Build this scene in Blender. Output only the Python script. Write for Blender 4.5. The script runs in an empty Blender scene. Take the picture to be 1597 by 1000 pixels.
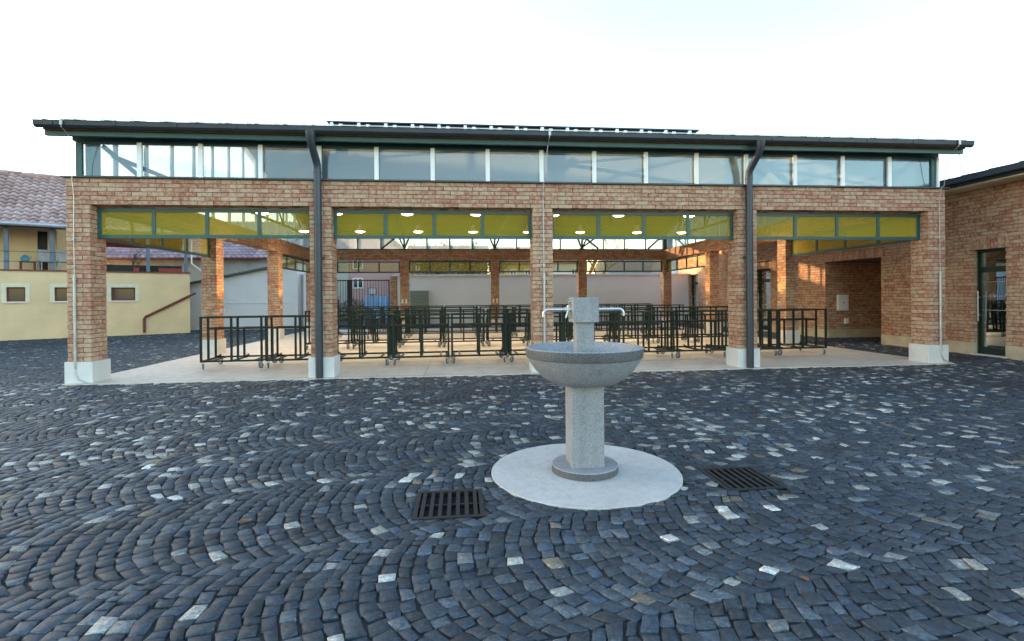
import bpy, math, random
import numpy as np
from mathutils import Vector, Matrix
S = bpy.context.scene
COL = S.collection
rnd = random.Random(7)
R = math.radians

# ------------------------------------------------------------------ camera
YAW, PITCH, ROLL = 0.0985, -0.0043, -0.0089
F_PX, PPY = 801.84, 465.73
CAM = Vector((6.276, -8.889, 1.339))
def cam_axes():
    cy, sy = math.cos(YAW), math.sin(YAW); cp, sp = math.cos(PITCH), math.sin(PITCH); cr, sr = math.cos(ROLL), math.sin(ROLL)
    fwd = Vector((sy, cy, 0)); right = Vector((cy, -sy, 0)); up = Vector((0, 0, 1))
    f2 = fwd*cp + up*sp; u2 = up*cp - fwd*sp
    return right*cr + u2*sr, u2*cr - right*sr, f2
cr_, cu_, cf_ = cam_axes()
cam = bpy.data.cameras.new('camera'); camo = bpy.data.objects.new('camera', cam); COL.objects.link(camo)
m = Matrix(((cr_.x, cu_.x, -cf_.x, CAM.x), (cr_.y, cu_.y, -cf_.y, CAM.y), (cr_.z, cu_.z, -cf_.z, CAM.z), (0, 0, 0, 1)))
camo.matrix_world = m
cam.sensor_fit = 'HORIZONTAL'; cam.sensor_width = 36.0
cam.lens = F_PX/1597*36.0
cam.shift_y = -(500-PPY)/1597
cam.clip_start = 0.05; cam.clip_end = 2000
S.camera = camo

# ------------------------------------------------------------------ world, sun, exposure
SUN_AZ = R(-60)      # measured from +Y, negative = to the left
SUN_EL = R(7.0)
w = bpy.data.worlds.new('World'); S.world = w; w.use_nodes = True
nt = w.node_tree; nt.nodes.clear()
sky = nt.nodes.new('ShaderNodeTexSky'); sky.sky_type = 'NISHITA'; sky.sun_disc = False
sky.sun_elevation = SUN_EL; sky.sun_rotation = SUN_AZ
sky.air_density = 1.0; sky.dust_density = 1.0; sky.ozone_density = 1.0
bg = nt.nodes.new('ShaderNodeBackground'); bg.inputs['Strength'].default_value = 0.15
wo = nt.nodes.new('ShaderNodeOutputWorld')
nt.links.new(sky.outputs[0], bg.inputs[0]); nt.links.new(bg.outputs[0], wo.inputs[0])
sd = Vector((math.sin(SUN_AZ)*math.cos(SUN_EL), math.cos(SUN_AZ)*math.cos(SUN_EL), math.sin(SUN_EL)))
sl = bpy.data.lights.new('sun', 'SUN'); sl.energy = 2.5; sl.angle = R(0.5); sl.color = (1.0, 0.62, 0.32)
so = bpy.data.objects.new('sun', sl); COL.objects.link(so)
so.rotation_euler = sd.to_track_quat('Z', 'Y').to_euler(); so.location = (-30, 30, 20)
S.view_settings.view_transform = 'Standard'; S.view_settings.look = 'None'
S.view_settings.exposure = 2.85; S.view_settings.gamma = 1.0
S.render.engine = 'CYCLES'
S.cycles.use_denoising = True
S.cycles.max_bounces = 8; S.cycles.diffuse_bounces = 4; S.cycles.transparent_max_bounces = 24
S.cycles.sample_clamp_indirect = 6.0

# ------------------------------------------------------------------ materials
def new_mat(name):
    mt = bpy.data.materials.new(name); mt.use_nodes = True
    n = mt.node_tree.nodes; n.clear()
    o = n.new('ShaderNodeOutputMaterial'); b = n.new('ShaderNodeBsdfPrincipled')
    mt.node_tree.links.new(b.outputs[0], o.inputs[0])
    return mt, mt.node_tree, b
def node(t, kind, **kw):
    n = t.nodes.new('ShaderNode'+kind)
    for k, v in kw.items(): setattr(n, k, v)
    return n
def coords(t):
    return node(t, 'TexCoord').outputs['Object']
def noise(t, scale, detail=3, rough=0.55, vec=None):
    n = node(t, 'TexNoise'); n.inputs['Scale'].default_value = scale; n.inputs['Detail'].default_value = detail; n.inputs['Roughness'].default_value = rough
    t.links.new(vec if vec is not None else coords(t), n.inputs['Vector']); return n.outputs['Fac']
def ramp(t, fac, stops):
    r = node(t, 'ValToRGB'); e = r.color_ramp.elements
    while len(e) < len(stops): e.new(0.5)
    for i, (p, c) in enumerate(stops): e[i].position = p; e[i].color = (*c, 1)
    t.links.new(fac, r.inputs[0]); return r.outputs[0]
def math_(t, op, a, b=None, clamp=False):
    n = node(t, 'Math', operation=op, use_clamp=clamp)
    for i, v in enumerate((a, b)):
        if v is None: continue
        if isinstance(v, (int, float)): n.inputs[i].default_value = v
        else: t.links.new(v, n.inputs[i])
    return n.outputs[0]
def mixc(t, fac, a, b, mode='MIX'):
    n = node(t, 'Mix', data_type='RGBA', blend_type=mode)
    for i, v in ((0, fac), (6, a), (7, b)):
        if isinstance(v, (int, float)): n.inputs[i].default_value = v
        elif isinstance(v, tuple): n.inputs[i].default_value = (*v, 1)
        else: t.links.new(v, n.inputs[i])
    return n.outputs[2]
def bump(t, b, h, strength=0.3, dist=0.01):
    n = node(t, 'Bump'); n.inputs['Strength'].default_value = strength; n.inputs['Distance'].default_value = dist
    t.links.new(h, n.inputs['Height']); t.links.new(n.outputs[0], b.inputs['Normal'])
def attr(t, name):
    a = node(t, 'Attribute', attribute_name=name); return a
def plain(name, c, rough=0.6, metal=0.0, var=0.15, scale=6.0, bmp=0.0, spec=0.5):
    mt, t, b = new_mat(name)
    f = noise(t, scale, 4)
    lo = tuple(max(0, x*(1-var)) for x in c); hi = tuple(min(1, x*(1+var)) for x in c)
    t.links.new(ramp(t, f, [(0.3, lo), (0.7, hi)]), b.inputs['Base Color'])
    b.inputs['Roughness'].default_value = rough; b.inputs['Metallic'].default_value = metal
    b.inputs['Specular IOR Level'].default_value = spec
    if bmp: bump(t, b, noise(t, scale*12, 3), bmp)
    return mt

def brick_mat(name, buff, red, dark):
    mt, t, b = new_mat(name)
    a = attr(t, 'rnd').outputs['Fac']
    c = node(t, 'TexCoord').outputs['Object']
    off = node(t, 'CombineXYZ'); t.links.new(math_(t, 'MULTIPLY', a, 37.0), off.inputs[0]); t.links.new(math_(t, 'MULTIPLY', a, 91.0), off.inputs[2])
    add = node(t, 'VectorMath', operation='ADD'); t.links.new(c, add.inputs[0]); t.links.new(off.outputs[0], add.inputs[1])
    n1 = noise(t, 13, 3, 0.6, add.outputs[0])
    f = math_(t, 'ADD', math_(t, 'MULTIPLY', n1, 1.35), math_(t, 'MULTIPLY', a, 0.30))
    col = ramp(t, f, [(0.44, dark), (0.66, red), (0.92, buff), (1.0, tuple(min(1, x*1.12) for x in buff))])
    fine = noise(t, 140, 2, 0.6, c)
    col = mixc(t, 0.22, col, ramp(t, fine, [(0.35, (0.25, 0.2, 0.17)), (0.65, (1, 0.95, 0.9))]), 'MULTIPLY')
    t.links.new(col, b.inputs['Base Color']); b.inputs['Roughness'].default_value = 0.85
    b.inputs['Specular IOR Level'].default_value = 0.25
    bump(t, b, noise(t, 60, 4, 0.6, c), 0.5, 0.006)
    return mt
M = {}
M['brick'] = brick_mat('brick', (0.52, 0.36, 0.245), (0.44, 0.205, 0.135), (0.30, 0.125, 0.085))
M['mortar'] = plain('mortar', (0.12, 0.09, 0.07), 0.95, var=0.25, scale=30)

def stone_mat():
    mt, t, b = new_mat('cobble')
    a = attr(t, 'col').outputs['Color']
    c = coords(t)
    f = noise(t, 28, 5, 0.65, c)
    col = mixc(t, 1.0, a, ramp(t, f, [(0.28, (0.55, 0.55, 0.56)), (0.55, (1, 1, 1)), (0.8, (1.5, 1.5, 1.48))]), 'MULTIPLY')
    col = mixc(t, 1.0, col, ramp(t, noise(t, 70, 4, 0.7, c), [(0.30, (0.55, 0.55, 0.56)), (0.5, (1, 1, 1)), (0.72, (1.7, 1.7, 1.68))]), 'MULTIPLY')
    col = mixc(t, 1.0, col, ramp(t, noise(t, 0.55, 5, 0.6, c), [(0.3, (0.80, 0.80, 0.82)), (0.5, (1, 1, 1)), (0.7, (1.28, 1.26, 1.22))]), 'MULTIPLY')
    sp = noise(t, 75, 3, 0.7, c)
    col = mixc(t, math_(t, 'MULTIPLY', ramp(t, sp, [(0.68, (0, 0, 0)), (0.78, (1, 1, 1))]), 0.16), col, (0.20, 0.22, 0.25))
    t.links.new(col, b.inputs['Base Color'])
    t.links.new(math_(t, 'ADD', math_(t, 'MULTIPLY', f, 0.30), 0.46), b.inputs['Roughness'])
    b.inputs['Specular IOR Level'].default_value = 0.35
    h = math_(t, 'ADD', math_(t, 'MULTIPLY', noise(t, 26, 2, 0.5, c), 0.2), noise(t, 95, 5, 0.7, c))
    bump(t, b, h, 0.6, 0.006)
    return mt
M['cobble'] = stone_mat()
def sand_mat():
    mt, t, b = new_mat('joint_sand')
    f = noise(t, 160, 3, 0.7)
    t.links.new(ramp(t, f, [(0.3, (0.010, 0.011, 0.014)), (0.62, (0.034, 0.036, 0.040)), (0.75, (0.13, 0.13, 0.13))]), b.inputs['Base Color'])
    b.inputs['Roughness'].default_value = 0.9; bump(t, b, f, 0.8, 0.006); return mt
M['sand'] = sand_mat()
def granite(name, base, dark, s=1.0, light=None):
    mt, t, b = new_mat(name)
    v = node(t, 'TexVoronoi'); v.inputs['Scale'].default_value = 330*s; t.links.new(coords(t), v.inputs['Vector'])
    g = node(t, 'SeparateColor'); t.links.new(v.outputs['Color'], g.inputs[0])
    lt = light or tuple(min(1, x*1.35) for x in base)
    col = ramp(t, g.outputs[0], [(0.0, dark), (0.24, dark), (0.30, base), (0.72, base), (0.78, lt), (1.0, lt)])
    big = noise(t, 3.0, 4)
    col = mixc(t, 0.40, col, ramp(t, big, [(0.3, (0.68, 0.68, 0.67)), (0.7, (1, 1, 1))]), 'MULTIPLY')
    mp = node(t, 'Mapping'); mp.inputs['Scale'].default_value = (14, 14, 1.2); t.links.new(coords(t), mp.inputs[0])
    col = mixc(t, 0.30, col, ramp(t, noise(t, 1.0, 4, 0.6, mp.outputs[0]), [(0.36, (0.66, 0.66, 0.655)), (0.56, (1, 1, 1))]), 'MULTIPLY')
    col = mixc(t, 0.22, col, ramp(t, noise(t, 17, 5, 0.65), [(0.34, (0.6, 0.595, 0.59)), (0.52, (1, 1, 1))]), 'MULTIPLY')
    t.links.new(col, b.inputs['Base Color']); b.inputs['Roughness'].default_value = 0.62
    bump(t, b, noise(t, 300, 2), 0.15, 0.002); return mt
M['granite'] = granite('granite', (0.285, 0.296, 0.318), (0.14, 0.146, 0.16), 1.15)
M['granite_band'] = granite('granite_band', (0.10, 0.106, 0.115), (0.03, 0.03, 0.034), 1.0)
M['granite_pale'] = granite('granite_pale', (0.53, 0.515, 0.50), (0.38, 0.365, 0.355), 1.3, (0.62, 0.605, 0.59))
def plinth_mat():
    mt, t, b = new_mat('pale_stone')
    f = noise(t, 2.2, 5, 0.6)
    col = ramp(t, f, [(0.3, (0.60, 0.585, 0.56)), (0.7, (0.74, 0.725, 0.70))])
    col = mixc(t, 0.3, col, ramp(t, noise(t, 60, 3), [(0.35, (0.7, 0.68, 0.65)), (0.6, (1, 1, 1))]), 'MULTIPLY')
    t.links.new(col, b.inputs['Base Color']); b.inputs['Roughness'].default_value = 0.8; bump(t, b, noise(t, 50, 3), 0.2, 0.003); return mt
M['plinth'] = plinth_mat()
M['plinth_cream'] = plain('cream_stone', (0.50, 0.42, 0.30), 0.8, var=0.2, scale=3, bmp=0.2)
def floor_mat():
    mt, t, b = new_mat('floor_concrete')
    f = noise(t, 0.9, 6, 0.6)
    col = ramp(t, f, [(0.3, (0.52, 0.475, 0.41)), (0.7, (0.66, 0.60, 0.52))])
    col = mixc(t, 0.6, col, ramp(t, noise(t, 7, 6, 0.7), [(0.35, (0.70, 0.69, 0.68)), (0.6, (1, 1, 1))]), 'MULTIPLY')
    br = node(t, 'TexBrick'); br.offset = 0.0; br.inputs['Scale'].default_value = 1.0; br.inputs['Brick Width'].default_value = 1.88; br.inputs['Row Height'].default_value = 2.12
    br.inputs['Mortar Size'].default_value = 0.006; br.inputs['Color1'].default_value = (1, 1, 1, 1); br.inputs['Color2'].default_value = (0.96, 0.96, 0.96, 1); br.inputs['Mortar'].default_value = (0.5, 0.5, 0.5, 1)
    t.links.new(coords(t), br.inputs['Vector'])
    col = mixc(t, 1.0, col, br.outputs['Color'], 'MULTIPLY')
    t.links.new(col, b.inputs['Base Color']); b.inputs['Roughness'].default_value = 0.55; bump(t, b, noise(t, 40, 3), 0.1, 0.003); return mt
M['floor'] = floor_mat()
M['teal'] = plain('teal_painted_steel', (0.022, 0.082, 0.080), 0.42, var=0.12)
M['rack'] = plain('dark_green_steel', (0.004, 0.0125, 0.0095), 0.42, var=0.2, spec=0.3)
M['anthracite'] = plain('anthracite_sheet', (0.040, 0.052, 0.070), 0.38, 0.3, var=0.12, scale=3)
M['alu'] = plain('pale_aluminium', (0.88, 0.89, 0.90), 0.45, 0.0, var=0.04)
M['zinc'] = plain('zinc', (0.42, 0.44, 0.46), 0.4, 0.55, var=0.12)
M['steel'] = plain('stainless_steel', (0.56, 0.56, 0.56), 0.42, 1.0, var=0.05)
M['wood'] = plain('ceiling_wood', (0.21, 0.115, 0.05), 0.65, var=0.25, scale=5)
M['white'] = plain('white_paint', (0.78, 0.78, 0.78), 0.5, var=0.03)
M['iron'] = plain('cast_iron', (0.006, 0.007, 0.009), 0.55, 0.0, var=0.3, scale=20)
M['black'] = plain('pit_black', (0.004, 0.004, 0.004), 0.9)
M['rubber'] = plain('grey_rubber', (0.10, 0.10, 0.105), 0.7)
def glass(name, tint, refl=1.0, rough=0.0, base=0.0):
    mt = bpy.data.materials.new(name); mt.use_nodes = True; t = mt.node_tree; t.nodes.clear()
    o = t.nodes.new('ShaderNodeOutputMaterial'); tr = t.nodes.new('ShaderNodeBsdfTransparent'); tr.inputs[0].default_value = (*tint, 1)
    gl = t.nodes.new('ShaderNodeBsdfGlossy'); gl.inputs['Roughness'].default_value = rough; gl.inputs[0].default_value = (0.78, 0.92, 1, 1)
    fr = t.nodes.new('ShaderNodeFresnel'); fr.inputs[0].default_value = 1.5
    mx = t.nodes.new('ShaderNodeMixShader'); mm = math_(t, 'ADD', math_(t, 'MULTIPLY', fr.outputs[0], refl), base, True)
    wv = node(t, 'Bump'); wv.inputs['Strength'].default_value = 0.05; wv.inputs['Distance'].default_value = 0.02
    t.links.new(noise(t, 1.6, 2), wv.inputs['Height']); t.links.new(wv.outputs[0], gl.inputs['Normal'])
    t.links.new(mm, mx.inputs[0]); t.links.new(tr.outputs[0], mx.inputs[1]); t.links.new(gl.outputs[0], mx.inputs[2]); t.links.new(mx.outputs[0], o.inputs[0])
    return mt
def milky():
    mt = glass('milky_glass', (0.80, 0.86, 0.90), 1.0, 0.06, 0.14); t = mt.node_tree
    o = [n for n in t.nodes if n.type == 'OUTPUT_MATERIAL'][0]; src = o.inputs[0].links[0].from_socket
    di = t.nodes.new('ShaderNodeBsdfDiffuse'); di.inputs[0].default_value = (0.12, 0.235, 0.33, 1)
    tl = t.nodes.new('ShaderNodeBsdfTranslucent'); tl.inputs[0].default_value = (0.58, 0.74, 0.84, 1)
    m1 = t.nodes.new('ShaderNodeMixShader'); m1.inputs[0].default_value = 0.5; t.links.new(di.outputs[0], m1.inputs[1]); t.links.new(tl.outputs[0], m1.inputs[2])
    m2 = t.nodes.new('ShaderNodeMixShader'); m2.inputs[0].default_value = 0.42; t.links.new(src, m2.inputs[1]); t.links.new(m1.outputs[0], m2.inputs[2]); t.links.new(m2.outputs[0], o.inputs[0])
    return mt
M['glass'] = milky()
M['glass_dark'] = glass('door_glass', (0.16, 0.18, 0.18), 0.9)
M['doorgreen'] = plain('dark_green_door_paint', (0.004, 0.024, 0.016), 0.4, var=0.1)
def frit():
    mt = bpy.data.materials.new('yellow_dotted_glass'); mt.use_nodes = True; t = mt.node_tree; t.nodes.clear()
    o = t.nodes.new('ShaderNodeOutputMaterial')
    tr = t.nodes.new('ShaderNodeBsdfTransparent'); tr.inputs[0].default_value = (0.92, 0.92, 0.86, 1)
    di = t.nodes.new('ShaderNodeBsdfDiffuse'); di.inputs[0].default_value = (0.48, 0.40, 0.05, 1)
    tl = t.nodes.new('ShaderNodeBsdfTranslucent'); tl.inputs[0].default_value = (0.48, 0.40, 0.05, 1)
    m1 = t.nodes.new('ShaderNodeMixShader'); m1.inputs[0].default_value = 0.15
    t.links.new(di.outputs[0], m1.inputs[1]); t.links.new(tl.outputs[0], m1.inputs[2])
    vo = node(t, 'TexVoronoi'); vo.inputs['Scale'].default_value = 70; vo.inputs['Randomness'].default_value = 0.0
    t.links.new(coords(t), vo.inputs['Vector'])
    dots = ramp(t, vo.outputs['Distance'], [(0.40, (0.62, 0.62, 0.62)), (0.55, (0.36, 0.36, 0.36))])
    m2 = t.nodes.new('ShaderNodeMixShader'); t.links.new(dots, m2.inputs[0])
    t.links.new(tr.outputs[0], m2.inputs[1]); t.links.new(m1.outputs[0], m2.inputs[2])
    t.links.new(m2.outputs[0], o.inputs[0]); return mt
M['frit'] = frit()
def wing():
    mt, t, bs = new_mat('house_window'); bs.inputs['Base Color'].default_value = (.03, .037, .046, 1); bs.inputs['Roughness'].default_value = .08; return mt
M['winglass'] = wing()
def emis(name, c, s):
    mt = bpy.data.materials.new(name); mt.use_nodes = True; t = mt.node_tree; t.nodes.clear()
    o = t.nodes.new('ShaderNodeOutputMaterial'); e = t.nodes.new('ShaderNodeEmission'); e.inputs[0].default_value = (*c, 1); e.inputs[1].default_value = s
    t.links.new(e.outputs[0], o.inputs[0]); return mt
M['lamp'] = emis('lamp_glow', (1.0, 0.80, 0.50), 6.0)

# ------------------------------------------------------------------ mesh builder
class MB:
    def __init__(s): s.v = []; s.f = []; s.mi = []; s.r = []; s.mat = 0; s.rv = 0.5
    def face(s, idx): s.f.append(idx); s.mi.append(s.mat); s.r.append(s.rv)
    def poly(s, pts):
        n = len(s.v); s.v += [tuple(p) for p in pts]; s.face(tuple(range(n, n+len(pts))))
    def hexa(s, p):   # p: 8 points, 0-3 bottom ccw, 4-7 top
        n = len(s.v); s.v += [tuple(q) for q in p]
        for q in ((0, 3, 2, 1), (4, 5, 6, 7), (0, 1, 5, 4), (1, 2, 6, 5), (2, 3, 7, 6), (3, 0, 4, 7)): s.face(tuple(n+i for i in q))
    def box(s, x0, y0, z0, x1, y1, z1, j=0.0):
        if x0 > x1: x0, x1 = x1, x0
        if y0 > y1: y0, y1 = y1, y0
        if z0 > z1: z0, z1 = z1, z0
        p = [(x0, y0, z0), (x1, y0, z0), (x1, y1, z0), (x0, y1, z0), (x0, y0, z1), (x1, y0, z1), (x1, y1, z1), (x0, y1, z1)]
        if j: p = [tuple(c+rnd.uniform(-j, j) for c in q) for q in p]
        s.hexa(p)
    def bevbox(s, x0, y0, z0, x1, y1, z1, b=0.006):
        # box with chamfered vertical and top edges
        def ring(i, z): return [(x0+i, y0+b, z), (x0+b, y0+i, z), (x1-b, y0+i, z), (x1-i, y0+b, z), (x1-i, y1-b, z), (x1-b, y1-i, z), (x0+b, y1-i, z), (x0+i, y1-b, z)]
        n = len(s.v); s.v += ring(0, z0)+ring(0, z1-b)+[(x0+b, y0+b, z1)]*0
        top = [(x0+b, y0+2*b, z1), (x0+2*b, y0+b, z1), (x1-2*b, y0+b, z1), (x1-b, y0+2*b, z1), (x1-b, y1-2*b, z1), (x1-2*b, y1-b, z1), (x0+2*b, y1-b, z1), (x0+b, y1-2*b, z1)]
        s.v += top
        for k in range(8):
            a, c = k, (k+1) % 8
            s.face((n+a, n+c, n+8+c, n+8+a)); s.face((n+8+a, n+8+c, n+16+c, n+16+a))
        s.face(tuple(n+16+k for k in range(8))); s.face(tuple(n+7-k for k in range(8)))
    def tube(s, path, r, seg=8, caps=True):
        path = [Vector(p) for p in path]; n0 = len(s.v); rs = r if isinstance(r, (list, tuple)) else [r]*len(path)
        prev = None
        for i, p in enumerate(path):
            d = (path[min(i+1, len(path)-1)]-path[max(i-1, 0)]).normalized()
            if prev is None:
                a = Vector((0, 0, 1)) if abs(d.z) < 0.9 else Vector((1, 0, 0))
                x = d.cross(a).normalized()
            else:
                x = (prev - d*prev.dot(d)).normalized()
            prev = x; y = d.cross(x)
            for k in range(seg):
                t = 2*math.pi*k/seg; s.v.append(tuple(p + (x*math.cos(t)+y*math.sin(t))*rs[i]))
        for i in range(len(path)-1):
            for k in range(seg):
                a = n0+i*seg+k; b = n0+i*seg+(k+1) % seg; s.face((a, b, b+seg, a+seg))
        if caps:
            s.face(tuple(n0+k for k in range(seg))[::-1]); e = n0+(len(path)-1)*seg; s.face(tuple(e+k for k in range(seg)))
    def bar(s, p, q, wd, ht=None):   # square bar between two points
        p = Vector(p); q = Vector(q); d = (q-p).normalized(); ht = ht or wd
        a = Vector((0, 0, 1)) if abs(d.z) < 0.9 else Vector((0, 1, 0))
        x = d.cross(a).normalized()*wd/2; y = x.cross(d).normalized()*ht/2
        s.hexa([p-x-y, p+x-y, p+x+y, p-x+y, q-x-y, q+x-y, q+x+y, q-x+y])
    def lathe(s, prof, cx=0, cy=0, seg=64):
        n0 = len(s.v)
        for (r, z) in prof:
            for k in range(seg):
                t = 2*math.pi*k/seg; s.v.append((cx+r*math.cos(t), cy+r*math.sin(t), z))
        for i in range(len(prof)-1):
            for k in range(seg):
                a = n0+i*seg+k; b = n0+i*seg+(k+1) % seg; s.face((a, b, b+seg, a+seg))
    def disc(s, cx, cy, z, r, seg=48, up=True):
        p = [(cx+r*math.cos(2*math.pi*k/seg), cy+r*math.sin(2*math.pi*k/seg), z) for k in range(seg)]
        s.poly(p if up else p[::-1])
    def build(s, name, mats, parent=None, smooth=False, off=None, label=None):
        me = bpy.data.meshes.new(name); me.from_pydata(s.v, [], s.f)
        mats = mats if isinstance(mats, (list, tuple)) else [mats]
        for mm in mats: me.materials.append(M[mm] if isinstance(mm, str) else mm)
        me.polygons.foreach_set('material_index', s.mi)
        a = me.attributes.new('rnd', 'FLOAT', 'FACE'); a.data.foreach_set('value', s.r)
        if smooth:
            me.polygons.foreach_set('use_smooth', [True]*len(s.f))
            me.set_sharp_from_angle(angle=R(35))
        me.update()
        o = bpy.data.objects.new(name, me); COL.objects.link(o)
        if parent:
            o.parent = parent
            if off is None: off = parent.get('_w', 0)
            if off: o.location = -parent.location
        if label: o['label'] = label
        return o
def thing(name, label, cat, loc=(0, 0, 0), rz=0.0, group=None, world=False):
    o = bpy.data.objects.new(name, None); COL.objects.link(o); o.location = loc; o.rotation_euler = (0, 0, rz)
    o.empty_display_size = 0.2
    tag(o, label, cat, group)
    if world: WORLD.add(o.name)
    return o
WORLD = set()
def tag(o, label=None, cat=None, group=None, kind=None):
    if label: o['label'] = label
    if cat: o['category'] = cat
    if group: o['group'] = group
    if kind: o['kind'] = kind
    return o
def part(mb, name, mats, parent, smooth=False, label=None):
    """mesh given in world coordinates under a thing (or part) placed without rotation"""
    o = mb.build(name, mats, None, smooth, None, label); o.parent = parent
    root = parent; loc = Vector((0, 0, 0))
    while root: loc += root.location; root = root.parent
    o.location = -loc
    return o
def lpart(mb, name, mats, parent, smooth=False, label=None):
    o = mb.build(name, mats, None, smooth, None, label); o.parent = parent; return o
def copy_tree(o, parent=None):
    c = o.copy(); COL.objects.link(c)
    if parent: c.parent = parent
    for ch in list(o.children): copy_tree(ch, c)
    return c

# bricks laid on a vertical plane; u along the wall, n outwards
def brick_face(mb, o, u, n, length, z0, z1, depth=0.05, holes=(), bl=0.24, ph=0.065, jt=0.010, shift=0.0, z_base=None):
    u = Vector(u); n = Vector(n); o = Vector(o); zb = z0 if z_base is None else z_base
    nc = int(round((z1-zb)/(ph+jt))); pitch = (z1-zb)/nc
    for c in range(nc):
        a0 = zb+c*pitch+jt/2; a1 = zb+(c+1)*pitch-jt/2
        if a1 < z0+0.01: continue
        x = -(bl+jt)/2*(c % 2) - shift - rnd.uniform(0, 0.02)
        while x < length:
            s0, s1 = max(x, 0), min(x+bl+rnd.uniform(-.004, .004), length)
            x += bl+jt
            segs = [(s0, s1)]
            zm = (a0+a1)/2
            for (h0, h1, hz0, hz1) in holes:
                if hz0 < zm < hz1:
                    ns = []
                    for (p, q) in segs:
                        if q <= h0 or p >= h1: ns.append((p, q))
                        else:
                            if p < h0: ns.append((p, h0))
                            if q > h1: ns.append((h1, q))
                    segs = ns
            for (p, q) in segs:
                if q-p < 0.02: continue
                mb.rv = rnd.random(); e = rnd.uniform(-.003, .003)
                P = []
                for (zz) in (a0, a1):
                    for (uu, dd) in ((p, e), (q, e), (q, -depth), (p, -depth)):
                        j = 0.0022
                        P.append(o+u*(uu+rnd.uniform(-j, j))+n*(dd+(rnd.uniform(-j, j) if dd == e else 0))+Vector((0, 0, zz-o.z+rnd.uniform(-j, j))))
                mb.hexa(P)
def soldier(mb, o, u, n, length, z0, h=0.25, depth=0.05, bw=0.065, jt=0.01):
    u = Vector(u); n = Vector(n); o = Vector(o); k = int(round(length/(bw+jt))); pt = length/k
    for i in range(k):
        mb.rv = rnd.random(); p, q = i*pt+jt/2, (i+1)*pt-jt/2; e = rnd.uniform(0, .004)
        P = []
        for zz in (z0+jt/2, z0+h-jt/2):
            for (uu, dd) in ((p, e), (q, e), (q, -depth), (p, -depth)): P.append(o+u*uu+n*dd+Vector((0, 0, zz-o.z)))
        mb.hexa(P)
def brick_pillar(mb, x0, y0, wx, wy, z0, z1):
    n = int(round((z1-z0)/0.075)); pt = (z1-z0)/n; j = 0.002
    a, g = 0.112, 0.010
    for c in range(n):
        za, zb = z0+c*pt+.005, z0+(c+1)*pt-.005
        b1, b2 = wx-a-g, wy-a-g
        if c % 2 == 0: rs = [(0, 0, b1, a), (b1+g, 0, wx, b2), (a+g, b2+g, wx, wy), (0, a+g, a, wy)]
        else: rs = [(0, 0, a, b2), (a+g, 0, wx, a), (b1+g, a+g, wx, wy), (0, b2+g, b1, wy)]
        for (p, q, r, s) in rs:
            mb.rv = rnd.random(); e = rnd.uniform(-.003, .003); f = rnd.uniform(-.003, .003)
            mb.box(x0+p+e, y0+q+f, za, x0+r+e, y0+s+f, zb, j)
    mb.mat = 1
    mb.box(x0+.009, y0+.009, z0, x0+wx-.009, y0+wy-.009, z1); mb.mat = 0

# ------------------------------------------------------------------ ground
HB, HW, HD = 3.764, 0.352, 0.372          # bay, pillar width, pillar depth
HL = 4*HB+HW; PY = [0.0, 4.28, 8.56, 12.73]; HY = 12.73+HD
ZB, ZT = 2.874, 3.30
FX, FY, FR = 7.205, -5.032, 0.714
GR = [(5.965, -5.76, 6.41, -5.31), (8.075, -5.55, 8.505, -5.095)]

b = MB(); b.poly([(-400, -400, -.03), (400, -400, -.03), (400, 400, -.03), (-400, 400, -.03)])
tag(b.build('ground', 'sand'), 'dark grey sandy ground under the cobbled yard', 'ground', kind='structure')
b = MB(); xs = [-25, GR[0][0], GR[0][2], GR[1][0], GR[1][2], 17.2]; ys = [-12, GR[0][1], GR[1][1], GR[0][3], GR[1][3], 15]
for i in range(5):
    for k in range(5):
        mx, my = (xs[i]+xs[i+1])/2, (ys[k]+ys[k+1])/2
        if any(g[0] < mx < g[2] and g[1] < my < g[3] for g in GR): continue
        b.poly([(xs[i], ys[k], -.014), (xs[i+1], ys[k], -.014), (xs[i+1], ys[k+1], -.014), (xs[i], ys[k+1], -.014)])
tag(b.build('joint_sand', 'sand'), 'dark gritty sand filling the joints between the cobbles', 'sand', kind='structure')
b = MB(); b.box(0.0, -.15, -.05, HL+.04, HY+.1, .012)
tag(b.build('floor', 'floor'), 'pale beige concrete floor slab of the open market hall', 'floor', kind='structure')
b = MB(); b.lathe([(FR, -.05), (FR, .002), (FR-.004, .006)], FX, FY, 96); b.disc(FX, FY, .006, FR-.004, 96)
b.mat = 1
for a in (15, 105, 195, 285):
    c, s = math.cos(R(a)), math.sin(R(a)); q = .0012
    b.poly([(FX+c*.24+s*q, FY+s*.24-c*q, .0075), (FX+c*(FR-.006)+s*q, FY+s*(FR-.006)-c*q, .0075), (FX+c*(FR-.006)-s*q, FY+s*(FR-.006)+c*q, .0075), (FX+c*.24-s*q, FY+s*.24+c*q, .0075)])
tag(b.build('paving_circle', ['granite_pale', 'plinth_cream']), 'round pale granite slab set in the cobbles under the drinking fountain', 'paving', kind='structure')

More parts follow.
